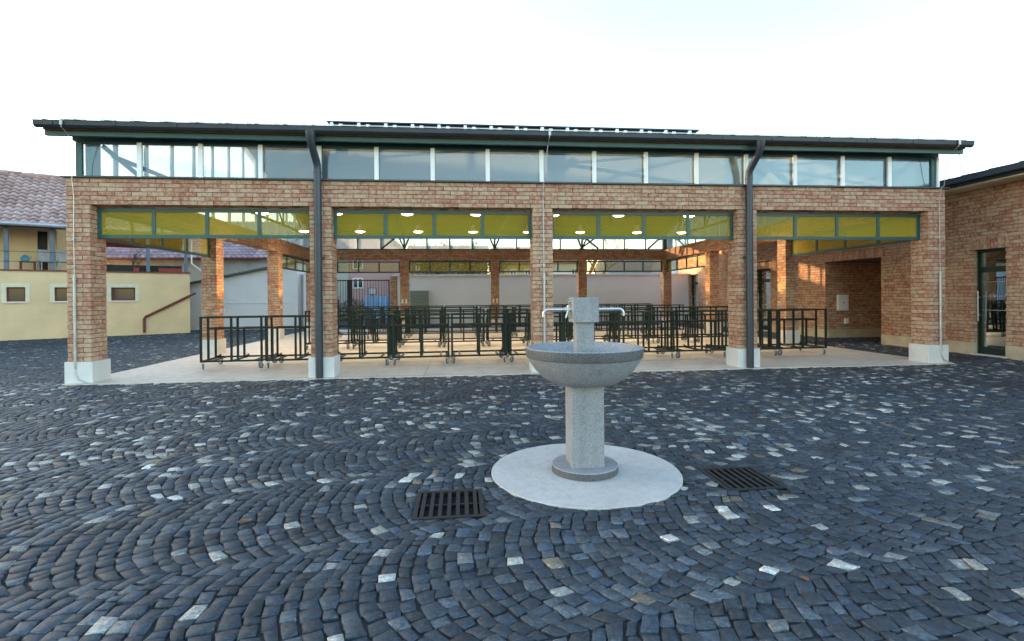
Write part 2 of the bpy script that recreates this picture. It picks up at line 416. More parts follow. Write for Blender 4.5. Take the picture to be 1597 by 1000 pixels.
def cobbles():
    rg = np.random.default_rng(11)
    P = 1.05; RA = (P/2)/math.sin(R(36)); ang = R(12)
    ux = np.array([math.cos(ang), math.sin(ang)]); vx = np.array([-math.sin(ang), math.cos(ang)])
    org = np.array([5.56, -6.056]); pu = 0.081; nst = 13
    quads = []
    C = np.array([CAM.x, CAM.y]); fw = np.array([math.sin(YAW), math.cos(YAW)]); rt = np.array([math.cos(YAW), -math.sin(YAW)])
    for k in range(-6, 26):
        i0, i1 = -420, 470
        n = i1-i0
        u0 = np.cumsum(pu*rg.uniform(.86, 1.14, n+1)); u0 = u0-u0[-i0] + rg.uniform(0, pu)
        w_ = rg.uniform(.68, 1.32, (n, nst)); cum = np.concatenate([np.zeros((n, 1)), np.cumsum(w_, 1)], 1); cum = cum/cum[:, -1:]
        phi = (cum*2-1)*R(36.4)
        wob = rg.normal(0, .0062, (n+1, nst+1))
        def pt(uu, ph): return uu-(RA*np.cos(ph)-RA*math.cos(R(36))), (k+.5)*P+RA*np.sin(ph)
        for j in range(nst):
            pa, pb = phi[:, j], phi[:, j+1]
            cs = []
            def sh(ph, jj):
                kf = (.22 if jj in (0, nst) else .7)*pu/RA
                return np.arcsin(np.clip(np.sin(ph)-kf*np.cos(ph)*np.sin(ph), -1, 1))
            for (uu, ph, wj) in ((u0[:-1]+wob[:-1, j], pa, 0), (u0[1:]+wob[1:, j], sh(pa, j), 0), (u0[1:]+wob[1:, j+1], sh(pb, j+1), 0), (u0[:-1]+wob[:-1, j+1], pb, 0)):
                x, y = pt(uu, ph); cs.append(np.stack([x, y], -1))
            quads.append(np.stack(cs, 1))
    Q = np.concatenate(quads, 0)
    W = org + Q[..., 0:1]*ux + Q[..., 1:2]*vx
    cen = W.mean(1)
    dz = (cen-C)@fw; dx = (cen-C)@rt
    keep = (dz > .2) & (np.abs(dx) < dz*1.0+2.0) & (dz < 27)
    x, y = cen[:, 0], cen[:, 1]
    keep &= ~((x > 0.0) & (x < HL+.04) & (y > -.15) & (y < HY+.1))
    keep &= (x < 17.2) | ((x < 20.4) & (y > 3.6) & (y < 5.66))
    keep &= y < 15.0
    keep &= np.hypot(x-FX, y-FY) > FR-.02
    for g in GR: keep &= ~((x > g[0]+.012) & (x < g[2]-.012) & (y > g[1]+.012) & (y < g[3]-.012))
    # yellow house footprint
    e = np.array([.851, .526]); nn = np.array([-.526, .851]); d = cen-np.array([-9.13, 9.95]); keep &= ~((d@nn > 0.0) & (d@e < 5.5))
    W = W[keep]; cen = cen[keep]; dz = dz[keep]; N = len(W)
    # shrink for joints
    dirs = W-cen[:, None]
    gap = rg.uniform(.865, .95, (N, 1, 1))
    W = cen[:, None]+dirs*gap+rg.normal(0, .0055, W.shape)
    y = cen[:, 1]
    # colours
    col = np.empty((N, 3)); base = np.array([.032, .0435, .0575])
    val = rg.lognormal(0, .22, N)
    col[:] = base*val[:, None]
    hue = rg.normal(0, 1, N); col[:, 2] *= 1+.06*hue; col[:, 0] *= 1-.05*hue
    cl = np.sin(cen[:, 0]*1.9+1.3*np.sin(cen[:, 1]*1.1))*np.sin(cen[:, 1]*1.7+cen[:, 0]*.6)
    far = np.clip((y+6.6)/1.6, 0, 1)
    pl = np.clip(.022+.135*far+.09*far*cl, .008, 1)*np.where(y > 0.3, .45, 1)
    t = rg.random(N); li = t < pl
    kind = rg.random(N)
    pal = np.where(kind[:, None] < .40, np.array([.31, .305, .285]), np.where(kind[:, None] < .72, np.array([.14, .155, .16]), np.where(kind[:, None] < .90, np.array([.15, .13, .10]), np.array([.46, .46, .44]))))
    col[li] = (pal*rg.uniform(.75, 1.15, (N, 1)))[li]
    md = (~li) & (rg.random(N) < .10); col[md] = (np.array([.064, .080, .098])*rg.uniform(.8, 1.3, (N, 1)))[md]
    def fix(p):   # push points out of the slab circle and the grates
        d = p-np.array([FX, FY]); r = np.linalg.norm(d, axis=-1, keepdims=True); p = np.where(r < FR+.008, np.array([FX, FY])+d/np.maximum(r, 1e-6)*(FR+.008), p)
        for g in GR:
            ins = (p[..., 0] > g[0]) & (p[..., 0] < g[2]) & (p[..., 1] > g[1]) & (p[..., 1] < g[3])
            dd = np.stack([p[..., 0]-g[0], g[2]-p[..., 0], p[..., 1]-g[1], g[3]-p[..., 1]], -1); kk = dd.argmin(-1)
            for q, (ax, vv) in enumerate(((0, g[0]), (0, g[2]), (1, g[1]), (1, g[3]))):
                mm = ins & (kk == q); p[..., ax] = np.where(mm, vv, p[..., ax])
        return p
    near = dz < 6.5
    V = []; Fl = []; Fs = []; cols = []
    off = 0
    # near stones: 8-sided ring, bevel, domed top
    A = W[near]; n = len(A); cc = cen[near]
    mid = (A+np.roll(A, -1, 1))/2; mid = mid+(mid-cc[:, None])*rg.uniform(-.04, .05, (n, 4, 1))+rg.normal(0, .002, mid.shape)
    ring = np.empty((n, 8, 2)); ring[:, 0::2] = A-(A-cc[:, None])*rg.uniform(-.03, .06, (n, 4, 1)); ring[:, 1::2] = mid
    ring = fix(ring)
    tz = rg.normal(0, .0025, n); tl = rg.normal(0, .013, (n, 2))
    rel = ring-cc[:, None]
    z1 = (tz[:, None]+(rel*tl[:, None]).sum(-1))-.004+rg.normal(0, .0007, (n, 8))
    inr = cc[:, None]+rel*rg.uniform(.945, .98, (n, 8, 1)); z2 = z1+.0032+rg.normal(0, .0004, (n, 8))
    zc = tz-.0006+rg.normal(.0, .0007, n)
    v = np.empty((n, 25, 3))
    v[:, 0:8, :2] = cc[:, None]+rel*1.02; v[:, 0:8, 2] = -.035
    v[:, 8:16, :2] = ring; v[:, 8:16, 2] = z1
    v[:, 16:24, :2] = inr; v[:, 16:24, 2] = z2
    v[:, 24, :2] = cc; v[:, 24, 2] = zc
    V.append(v.reshape(-1, 3))
    k = np.arange(8); k2 = (k+1) % 8
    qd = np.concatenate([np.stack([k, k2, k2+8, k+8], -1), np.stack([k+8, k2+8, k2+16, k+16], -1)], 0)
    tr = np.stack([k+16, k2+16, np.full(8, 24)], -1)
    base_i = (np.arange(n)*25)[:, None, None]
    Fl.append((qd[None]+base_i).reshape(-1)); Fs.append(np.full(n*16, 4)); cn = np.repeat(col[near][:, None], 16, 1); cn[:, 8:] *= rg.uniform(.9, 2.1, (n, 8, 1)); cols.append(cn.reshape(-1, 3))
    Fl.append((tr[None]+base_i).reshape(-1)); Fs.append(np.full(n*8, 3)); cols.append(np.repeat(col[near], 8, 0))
    off = n*25
    A = fix(W[~near]); n = len(A); cc = cen[~near]
    rel = A-cc[:, None]; tl = rg.normal(0, .018, (n, 2)); tz = rg.normal(0, .003, n)
    v = np.empty((n, 12, 3)); v[:, :4, :2] = A; v[:, :4, 2] = -.035
    v[:, 4:8, :2] = A; v[:, 4:8, 2] = tz[:, None]-.007+(rel*tl[:, None]).sum(-1)
    v[:, 8:, :2] = cc[:, None]+rel*.86; v[:, 8:, 2] = v[:, 4:8, 2]+.007
    V.append(v.reshape(-1, 3)); k = np.arange(4); k2 = (k+1) % 4
    qd = np.concatenate([np.stack([k, k2, k2+4, k+4], -1), np.stack([k+4, k2+4, k2+8, k+8], -1), np.array([[8, 9, 10, 11]])], 0)
    Fl.append((qd[None]+(np.arange(n)*12)[:, None, None]+off).reshape(-1)); Fs.append(np.full(n*9, 4)); cols.append(np.repeat(col[~near], 9, 0))
    V = np.concatenate(V); Fl = np.concatenate(Fl).astype(np.int32); Fs = np.concatenate(Fs).astype(np.int32); cols = np.concatenate(cols)
    me = bpy.data.meshes.new('paving'); me.vertices.add(len(V)); me.vertices.foreach_set('co', V.astype(np.float32).ravel())
    me.loops.add(len(Fl)); me.loops.foreach_set('vertex_index', Fl)
    me.polygons.add(len(Fs)); st = np.concatenate([[0], np.cumsum(Fs)[:-1]]).astype(np.int32); me.polygons.foreach_set('loop_start', st)
    me.update(calc_edges=True); me.validate()
    a = me.attributes.new('col', 'FLOAT_VECTOR', 'FACE'); a.data.foreach_set('vector', cols.astype(np.float32).ravel())
    me.materials.append(M['cobble'])
    o = bpy.data.objects.new('paving', me); COL.objects.link(o)
    tag(o, 'blue grey basalt cobbles laid in arcs with scattered pale stones', 'paving', kind='structure')
    print('cobbles', N, 'near', int(near.sum()))
cobbles()

# ------------------------------------------------------------------ market hall
hall = thing('market_hall', 'open brick market hall with glazed clerestory and low dark metal roof', 'market hall', (0, 0, 0))
def hall_pillar(x, y, hidden=False):
    b = MB(); brick_pillar(b, x, y, HW, HD, .35, ZB)
    p = part(b, 'pillar', ['brick', 'mortar'], hall)
    c = MB(); k = .033
    c.bevbox(x-k, y-k, -.03, x+HW+k, y+HD+k, .35, .005)
    part(c, 'plinth', 'plinth', p)
for i in range(5):
    hall_pillar(i*HB, 0); hall_pillar(i*HB, PY[3])
for y in PY[1:3]:
    hall_pillar(0, y); hall_pillar(4*HB, y)
# brick beams
def beam(o, u, n, ln, th, z0=ZB, z1=ZT, x0=0, y0=0, x1=0, y1=0):
    b = MB()
    brick_face(b, o, u, n, ln, z0, z1, depth=th/2-.006)
    o2 = Vector(o)-Vector(n)*th
    brick_face(b, o2, u, -Vector(n), ln, z0, z1, depth=th/2-.006, shift=.06)
    b.mat = 1; b.box(x0+.009, y0+.009, z0+.006, x1-.009, y1-.009, z1)
    return part(b, 'beam', ['brick', 'mortar'], hall)
beam((0, 0, ZB), (1, 0, 0), (0, -1, 0), HL, HD, x0=0, y0=0, x1=HL, y1=HD)
beam((0, HY-HD, ZB), (1, 0, 0), (0, -1, 0), HL, HD, x0=0, y0=HY-HD, x1=HL, y1=HY)
for x in (0, 4*HB):
    beam((x, HD+.004, ZB), (0, 1, 0), (-1, 0, 0), HY-2*HD-.008, HW, x0=x, y0=HD, x1=x+HW, y1=HY-HD)
b = MB()   # sheet metal capping on the beams
for (x0, y0, x1, y1) in ((-.05, -.05, HL+.05, .20), (-.05, HY-.20, HL+.05, HY+.05), (-.05, .202, .20, HY-.202), (HL-.20, .202, HL+.05, HY-.202)): b.box(x0, y0, ZT+.002, x1, y1, ZT+.022)
part(b, 'beam_capping', 'anthracite', hall)

# transom windows with yellow dotted panes, hung under the beams
def transom(along, a0, a1, c, n=4, z0=2.355, z1=2.845):
    """along 'x': frame in the plane y=c ; 'y': in the plane x=c"""
    f = MB(); t = .022; fw = .055
    def bx(p, q, za, zb, dt=t):
        if along == 'x': f.box(p, c-dt, za, q, c+dt, zb)
        else: f.box(c-dt, p, za, c+dt, q, zb)
    bx(a0, a1, z0, z0+fw); bx(a0, a1, z1-fw, z1)
    st = (a1-a0-fw)/n
    for i in range(n+1): bx(a0+i*st, a0+i*st+fw, z0+fw+.001, z1-fw-.001, t-.003)
    fr = part(f, 'transom_window', 'teal', hall)
    g = MB()
    for i in range(n):
        p, q = a0+i*st+fw, a0+(i+1)*st
        if along == 'x': g.poly([(p, c, z0+fw), (q, c, z0+fw), (q, c, z1-fw), (p, c, z1-fw)])
        else: g.poly([(c, p, z0+fw), (c, q, z0+fw), (c, q, z1-fw), (c, p, z1-fw)])
    part(g, 'pane', 'frit', fr)
for i in range(4):
    transom('x', i*HB+HW+.003, (i+1)*HB-.003, .185); transom('x', i*HB+HW+.003, (i+1)*HB-.003, HY-.185)
for x in (HW/2, HL-HW/2):
    transom('y', PY[0]+HD+.003, PY[1]-.003, x); transom('y', PY[2]+HD+.003, PY[3]-.003, x)

# roof geometry
EY, SLOPE, ZE = -.30, .28, 4.085           # eave line, pitch, top of the sheet at the eave
MIDY = HY/2
def ztop(y): return ZE + SLOPE*((y if y <= MIDY else 2*MIDY-y)-EY)
ZH = 3.91
# clerestory windows: each glazed field a window of its own
def clere_long(y, n=16, front=True):
    x0, x1 = .12, HL-.12; st = (x1-x0)/n
    for i in range(n):
        p, q = x0+i*st, x0+(i+1)*st
        f = MB(); s = -1 if front else 1
        f.box(p, y-.03, ZT+.024, q-.0005, y+.03, ZT+.060)
        f.box(p, y-.03, ZH-.03, q-.0005, y+.03, ZH)
        mt = 'teal'
        f.mat = 1
        if i > 0: f.box(p-.036, y+s*.040-.018, ZT+.03, p+.036, y+s*.040+.018, ZH-.004)
        f.mat = 0
        f.box(p-.018 if i else p-.03, y-.03+.001, ZT+.061, p+.018 if i else p+.06, y+.03-.012*(front), ZH-.031)
        if i == n-1 and front: f.mat = 1; f.box(q+.031, y-.06, ZT+.03, q+.075, y+.03, ZH-.004); f.mat = 0
        if i == n-1: f.box(q-.06, y-.03+.001, ZT+.061, q+.03, y+.03, ZH-.031)
        fr = part(f, 'clerestory_window', ['teal', 'alu'], hall)
        g = MB(); g.poly([(p+.019, y, ZT+.06), (q-.019, y, ZT+.06), (q-.019, y, ZH-.03), (p+.019, y, ZH-.03)])
        part(g, 'pane', 'glass', fr)
clere_long(.12); clere_long(HY-.12, front=False)
def clere_gable(x, left=True, n=14):
    y0, y1 = .16, HY-.16; st = (y1-y0)/n; s = -1 if left else 1
    for i in range(n):
        p, q = y0+i*st, y0+(i+1)*st
        zp, zq = ztop(p)-.20, ztop(q)-.20
        f = MB(); f.box(x-.03, p, ZT+.024, x+.03, q-.0005, ZT+.060)
        f.mat = 1; f.box(x+s*.034-.012, p-.025, ZT+.03, x+s*.034+.012, p+.025, zp); f.mat = 0
        f.mat = 1; f.box(x-.02, p-.018, ZT+.061, x+.02, p+.018, zp); f.mat = 0
        fr = part(f, 'clerestory_window', ['teal', 'alu'], hall)
        g = MB(); zm = ztop(MIDY)-.2
        pts = [(x, p+.019, ZT+.06), (x, q-.019, ZT+.06), (x, q-.019, zq)]
        if p < MIDY < q: pts.append((x, MIDY, zm))
        pts.append((x, p+.019, zp)); g.poly(pts)
        part(g, 'pane', 'glass', fr)
clere_gable(.10); clere_gable(HL-.10, False)
# head beam over the glazing, eave beam
for y in (.12, HY-.12):
    b = MB(); b.box(.06, y-.06, ZH+.001, HL-.06, y+.06, ZH+.15); part(b, 'head_beam', 'teal', hall)
for s in (0, 1):
    b = MB(); y = -.15 if s == 0 else HY+.15
    z0, z1 = 3.92, 4.012
    b.box(-.17, y-.03, z0, HL+.20, y+.03, z1)
    part(b, 'eave_beam', 'teal', hall)
for (ya, yb) in ((-.225, -.195), (HY+.195, HY+.225)):
    b = MB(); b.box(-.16, ya, 3.995, HL+.19, yb, 4.062); part(b, 'fascia', 'wood', hall)
# roof sheet, wooden underside, seams, snow guards
X0, X1 = -.15, HL+.18
b = MB(); th = .035
for (ya, yb) in ((EY, MIDY), (HY-EY, MIDY)):
    za, zb = ZE, ztop(MIDY)
    b.mat = 0; b.hexa([(X0, ya, za-th), (X1, ya, za-th), (X1, yb, zb-th), (X0, yb, zb-th), (X0, ya, za), (X1, ya, za), (X1, yb, zb), (X0, yb, zb)])
    b.mat = 1; sg = 1 if yb > ya else -1; yi = ya+sg*.06; zi = za+SLOPE*.06
    b.hexa([(X0+.03, yi, zi-th-.07), (X1-.03, yi, zi-th-.07), (X1-.03, yb, zb-th-.07), (X0+.03, yb, zb-th-.07), (X0+.03, yi, zi-th-.003), (X1-.03, yi, zi-th-.003), (X1-.03, yb, zb-th-.003), (X0+.03, yb, zb-th-.003)])
    # purlins
    for k in range(1, 6):
        yy = ya+(yb-ya)*k/6; zz = ztop(yy)-th-.075
        b.box(X0+.4, yy-.05, zz-.11, X1-.4, yy+.05, zz)
    b.mat = 0
    n = 35
    for i in range(n+1):
        x = X0+.02+(X1-X0-.04)*i/n
        b.hexa([(x-.008, ya+sg*.005, za), (x+.008, ya+sg*.005, za), (x+.008, yb, zb), (x-.008, yb, zb), (x-.006, ya+sg*.03, za+.062), (x+.006, ya+sg*.03, za+.062), (x+.006, yb, zb+.025), (x-.006, yb, zb+.025)])
roof = part(b, 'roof', ['anthracite', 'wood'], hall)
b = MB()   # raised ventilated ridge
b.box(2.75, 5.75, ztop(5.75)-.05, 13.2, HY-5.75, 6.17); b.box(2.65, 5.66, 6.171, 13.3, HY-5.66, 6.205)
part(b, 'roof_ridge', 'anthracite', roof)
b = MB()
n = 35
for i in range(n):
    xs = X0+.02+(X1-X0-.04)*(i+.5)/n
    for (xx, hh, wd) in ((xs, .115, .075), (xs+.15, .092, .085)):
        z = ztop(.05); b.hexa([(xx-wd/2, .03, z-.005), (xx+wd/2, .03, z-.005), (xx+wd/2, .12, z+.02), (xx-wd/2, .12, z+.02), (xx-wd/2+.012, .03, z+hh), (xx+wd/2-.012, .03, z+hh), (xx+wd/2-.02, .05, z+hh), (xx-wd/2+.02, .05, z+hh)])
b.tube([(X0+.1, .04, ztop(.04)+.07), (X1-.1, .04, ztop(.04)+.07)], .008, 6)
part(b, 'snow_guard', 'alu', roof)
# gutters
for s in (0, 1):
    b = MB(); y = EY-.01 if s == 0 else HY-EY+.01; sg = -1 if s == 0 else 1
    prof = [(0, .062), (.01, -.02), (.045, -.065), (.085, -.065), (.118, -.025), (.128, .052), (.140, .060), (.128, .065)]
    xa, xb = X0-.07, X1+.07
    n0 = len(b.v)
    for x in (xa, xb):
        for (d, z) in prof: b.v.append((x, y+.09*(-sg)+sg*d, 4.06+z*.82))
    m_ = len(prof)
    for k in range(m_-1): b.face((n0+k, n0+k+1, n0+m_+k+1, n0+m_+k))
    b.face(tuple(n0+k for k in range(6))); b.face(tuple(n0+m_+5-k for k in range(6)))
    if s == 0:
        for i in range(18):
            x = X0+.2+i*.9; b.box(x-.012, y+.09-.133, 4.045, x+.012, y+.09-.128, 4.112)
    part(b, 'gutter', 'anthracite', roof)
# downpipes
for (x, sx) in ((3.925, -.04), (11.452, .07)):
    b = MB()
    b.tube([(x+sx, -.335, 4.02), (x+sx, -.33, 3.90), (x+sx*.85, -.28, 3.80), (x+sx*.25, -.15, 3.63), (x, -.10, 3.54), (x, -.09, 3.44), (x, -.09, .005)], [.085, .072, .062, .062, .062, .062, .062], 14)
    for z in (3.40, 2.55, 1.7, .8): b.lathe([(.062, z), (.0665, z+.003), (.0665, z+.03), (.062, z+.033)], x, -.09, 14)
    b.box(x-.08, -.06, 2.0, x+.08, -.002, 2.025)
    part(b, 'downpipe', 'anthracite', hall, True)
# lightning conductors down the pillars
for (x, top) in ((.135, 1), (7.715, 1), (15.27, 1)):
    b = MB()
    b.tube([(x, -.035, .24), (x, -.035, 1.74)], .020, 10)
    for z in (.5, 1.1, 1.66): b.box(x-.03, -.05, z, x+.03, -.002, z+.022)
    b.tube([(x, -.03, 1.74), (x-.004, -.03, 2.4), (x-.002, -.02, 3.02), (x+.0, -.06, 3.30), (x+.05, -.07, 3.345)], .0065, 6)
    b.tube([(x, -.035, .25), (x+.005, -.045, .16), (x+.05, -.05, .07), (x+.17, -.05, .02), (x+.24, -.03, .004)], .0085, 6)
    b.tube([(x+.05, -.07, 3.345), (x+.03, -.12, 3.6), (x+.06, -.20, 3.92), (x+.06, -.35, 4.0), (x+.06, -.37, 4.11), (x+.06, -.2, 4.14)], .0065, 6)
    b.box(x+.045, -.372, 4.03, x+.085, -.355, 4.125); b.bar((x+.065, -.36, 4.12), (x+.065, -.10, 4.19), .03, .01)
    b.box(x-.018, -.05, 2.30, x+.016, -.005, 2.33); b.box(x-.018, -.05, 1.86, x+.016, -.005, 1.89)
    part(b, 'lightning_conductor', 'zinc', hall)

# roof trusses of dark green steel
def truss(x, webs=0):
    b = MB(); c = .06; y0, y1 = .34, HY-.34; zc = 3.74
    tp = lambda y: ztop(y)-.25
    b.bar((x, y0, zc), (x, y1, zc), c); b.bar((x, y0, tp(y0)), (x, MIDY, tp(MIDY)), c); b.bar((x, MIDY, tp(MIDY)), (x, y1, tp(y1)), c)
    n = 6
    for i in range(n+1):
        if webs > i: continue
        y = y0+(y1-y0)*i/n; b.bar((x, y, zc), (x, y, tp(y)), .045)
        if i < n:
            ya, yb = y, y0+(y1-y0)*(i+1)/n
            if i < n/2: b.bar((x, ya, zc), (x, yb, tp(yb)), .04)
            else: b.bar((x, yb, zc), (x, ya, tp(ya)), .04)
    for (y, sg) in ((.22, 1), (HY-.22, -1)):
        if webs:
            xx = .245 if x < 1 else HL-.245; b.box(xx-.075, y-.03, ZT+.024, xx+.075, y+.10, ztop(.4)-.22); continue
        b.box(x-.13, y-.07, ZT+.024, x+.13, y+.07, ZT+.055)
        b.bar((x, y, ZT+.05), (x, y+sg*.12, tp(.4)), .07)
        b.bar((x, y, ZT+.06), (x-.22, y+sg*.12, zc+.1), .05); b.bar((x, y, ZT+.06), (x+.22, y+sg*.12, zc+.1), .05)
    return part(b, 'roof_truss', 'teal', hall)
for x in (.50, HB+HW/2, 2*HB+HW/2, 3*HB+HW/2, HL-.50): truss(x, 3 if x < 1 or x > HL-1 else 0)
for y in (.26, HY-.26):
    for (xa, xb) in ((1.0, .40), (HB-.75, HB-.1), (3*HB+.9, 3*HB+.25), (HL-1.0, HL-.40)) + (((3*HB+.1, 3*HB+.85),) if y > 5 else ()):
        b = MB(); b.bar((xa, y, ZT+.06), (xb, y, ZT+.58), .065); part(b, 'wind_brace', 'teal', hall)

for i in (1, 2):
    for dx in (.10, .25):
        b = MB(); b.box(i*HB+dx-.035, PY[3]-.04, 1.08, i*HB+dx+.035, PY[3]-.003, 1.26); part(b, 'socket_box', 'white', hall)

# ------------------------------------------------------------------ pendant lamps
def lamp_proto():
    t = thing('pendant_lamp', 'x', 'lamp')
    b = MB(); b.lathe([(.02, .24), (.05, .22), (.07, .12), (.15, .04), (.165, .0), (.155, .0), (.06, .11)], 0, 0, 24); lpart(b, 'lamp_shade', 'white', t, True)
    b = MB(); b.lathe([(.0, -.035), (.08, -.03), (.13, -.012), (.150, .012)], 0, 0, 24); lpart(b, 'lamp_glass', 'lamp', t, True)
    b = MB(); b.tube([(0, 0, .23), (0, 0, .75)], .008, 6); lpart(b, 'cord', 'rack', t)
    ld = bpy.data.lights.new('lamp_light', 'SPOT'); ld.spot_size = R(140); ld.spot_blend = .6; ld.energy = 24; ld.color = (1.0, .78, .50); ld.shadow_soft_size = .14
    lo = bpy.data.objects.new('lamp_light', ld); COL.objects.link(lo); lo.parent = t; lo.location = (0, 0, -.06)
    return t
lp = lamp_proto(); first = True
ordw = ['first', 'second', 'third', 'fourth', 'fifth', 'sixth', 'seventh', 'eighth', 'ninth', 'tenth', 'eleventh', 'twelfth']
for (row, yy, xs) in (('front', 4.5, (1.35, 3.15, 4.92, 6.69, 8.72, 10.48, 12.44, 14.1)), ('back', 8.1, (1.31, 3.06, 4.9, 6.69, 8.5, 10.28, 12.25, 13.82))):
    for i, x in enumerate(xs):
        o = lp if first else copy_tree(lp); first = False
        o.location = (x, yy, 3.47)
        tag(o, 'round glowing pendant lamp, %s from the left in the %s lamp row' % (ordw[i], row), 'lamp', 'pendant lamps under the hall roof')

# uplights on the inner faces of the side pillars
def uplight(x, y, side, label):
    t = thing('wall_light', label, 'wall light', (x, y, 1.05), 0 if side > 0 else math.pi, 'white uplights on the side pillars')
    b = MB(); b.box(.002, -.035, -.045, .05, .035, .045); lpart(b, 'housing', 'white', t)
    b = MB(); b.tube([(.05, 0, 0), (.085, 0, .0)], .012, 8); b.tube([(.085, 0, -.03), (.085, 0, .045)], .035, 12); lpart(b, 'lamp_head', 'zinc', t)
    ld = bpy.data.lights.new('uplight', 'SPOT'); ld.energy = 14; ld.color = (1.0, .60, .22); ld.spot_size = R(62); ld.spot_blend = .8; ld.shadow_soft_size = .03
    lo = bpy.data.objects.new('uplight', ld); COL.objects.link(lo); lo.parent = t; lo.location = (.42, 0, -.15)
    lo.rotation_euler = Vector((.26, 0, -1)).to_track_quat('Z', 'Y').to_euler()
for (y, wn) in ((PY[1]+HD/2, 'second'), (PY[2]+HD/2, 'third')):
    uplight(HW+.002, y, 1, 'small white uplight on the %s brick pillar of the left side of the hall' % wn)
    uplight(4*HB-.002, y, -1, 'small white uplight on the %s brick pillar of the right side of the hall' % wn)

# ------------------------------------------------------------------ stall racks
RW = 1.10
def rack_proto():
    t = thing('stall_rack', 'x', 'stall rack')
    b = MB(); c = .034; zt, zl, zb = 1.0, .775, .15
    for x in (c/2, RW/2, RW-c/2):
        b.box(x-c/2, 0, zb, x+c/2, c, zt); b.box(x-c/2, .30, zb, x+c/2, .30+c, zt); b.box(x-c/2, .62, zb, x+c/2, .62+c, zl-.001)
        b.box(x-c/2+.001, c, zt-c, x+c/2-.001, .30, zt-.002); b.box(x-c/2+.001, .30+c, zl-c-.001, x+c/2-.001, .62+c, zl-.002)
        b.box(x-c/2+.001, c, zb-.001, x+c/2-.001, .84, zb+c-.002)
        b.bar((x, .70, zb+.03), (x, .86, zb+.05), .03)
    for (y, z) in ((0, zt), (.30, zt), (.30, zl), (.62, zl)):
        for (xa, xb) in ((c, RW/2-c/2), (RW/2+c/2, RW-c)): b.box(xa, y+.001, z-c, xb, y+c-.001, z-.001)
    for y in (0, .80):
        for (xa, xb) in ((c, RW/2-c/2), (RW/2+c/2, RW-c)): b.box(xa, y+.001, zb, xb, y+c-.001, zb+c-.001)
    for x in (.17, RW-.17): b.box(x-.014, c, zb+.004, x+.014, .80, zb+c-.006)
    lpart(b, 'frame', 'rack', t)
    for (x, y, a) in ((.045, .03, 25), (RW-.045, .03, -20), (.045, .80, 60), (RW-.045, .80, -50)):
        b = MB(); b.box(-.03, -.03, .135, .03, .03, .148); b.box(-.022, -.03, .05, -.017, .03, .134); b.box(.017, -.03, .05, .022, .03, .134)
        k = lpart(b, 'caster', 'zinc', t); k.location = (x, y, 0); k.rotation_euler = (0, 0, R(a))
        q = MB()
        for (r0, x0, x1, mi) in ((.052, -.013, .013, 0), (.030, -.0145, .0145, 1)):
            q.mat = mi; q.tube([(x0, .015, .065), (x1, .015, .065)], r0, 16)
        wl = lpart(q, 'wheel', ['rubber', 'zinc'], k)
    return t
rk = rack_proto(); first = True
rows = [('front', 1.46, 1.13, 11, .030), ('second', 2.33, 4.55, 10, .010), ('third', 2.25, 7.75, 10, .004), ('rear', 2.2, 10.55, 10, .004)]
for (rn, x0, y0, n, dy) in rows:
    for i in range(n):
        o = rk if first else copy_tree(rk); first = False
        x = x0+i*1.155; o.location = (x+rnd.uniform(-.012, .012), y0+dy*i+rnd.uniform(-.02, .02), .0125); o.rotation_euler = (0, 0, R(1.2*(rn == 'front')+rnd.uniform(-.8, .8)))
        tag(o, 'dark green wheeled stall rack, %s from the left in the %s row' % (ordw[i], rn), 'stall rack', 'wheeled stall racks in the market hall')

# ------------------------------------------------------------------ drinking fountain
ft = thing('drinking_fountain', 'grey granite drinking fountain with round bowl and two steel spouts', 'fountain', (FX, FY, .007))
def fp(mb, name, mats, smooth=False, parent=None): return lpart(mb, name, mats, parent or ft, smooth)
b = MB(); b.mat = 1; b.lathe([(.252, 0), (.252, .048)], 0, 0, 72); b.mat = 0; b.lathe([(.252, .048), (.246, .054), (.001, .054)], 0, 0, 72); fp(b, 'base', ['granite', 'granite_band'], True)
b = MB(); b.bevbox(-.122, -.122, .0545, .122, .122, .668, .004); fp(b, 'column', 'granite')
b = MB(); prof = [(.10, .655), (.17, .656), (.24, .672), (.315, .715), (.375, .775), (.415, .835), (.432, .868)]
b.lathe(prof, 0, 0, 96); b.mat = 1
b.lathe([(.432, .868), (.440, .872), (.448, .932), (.446, .940)], 0, 0, 96); b.mat = 0
b.lathe([(.446, .940), (.436, .945), (.422, .942), (.405, .915), (.36, .86), (.28, .81), (.16, .785), (.001, .78)], 0, 0, 96)
fp(b, 'bowl', ['granite', 'granite_band'], True)
b = MB(); b.bevbox(-.066, -.066, .78, .066, .066, 1.132, .003); fp(b, 'post', 'granite')
b = MB(); b.bevbox(-.096, -.096, 1.133, .096, .096, 1.318, .004); blk = fp(b, 'tap_block', 'granite')
b = MB(); b.box(-.101, -.076, 1.165, -.0965, .076, 1.312); fp(b, 'cover_plate', 'steel', False, blk)
b = MB(); b.tube([(-.107, -.02, 1.285), (-.1015, -.02, 1.285)], .012, 12); b.tube([(-.107, .03, 1.285), (-.1015, .03, 1.285)], .012, 12); fp(b, 'button', 'steel', True, blk)
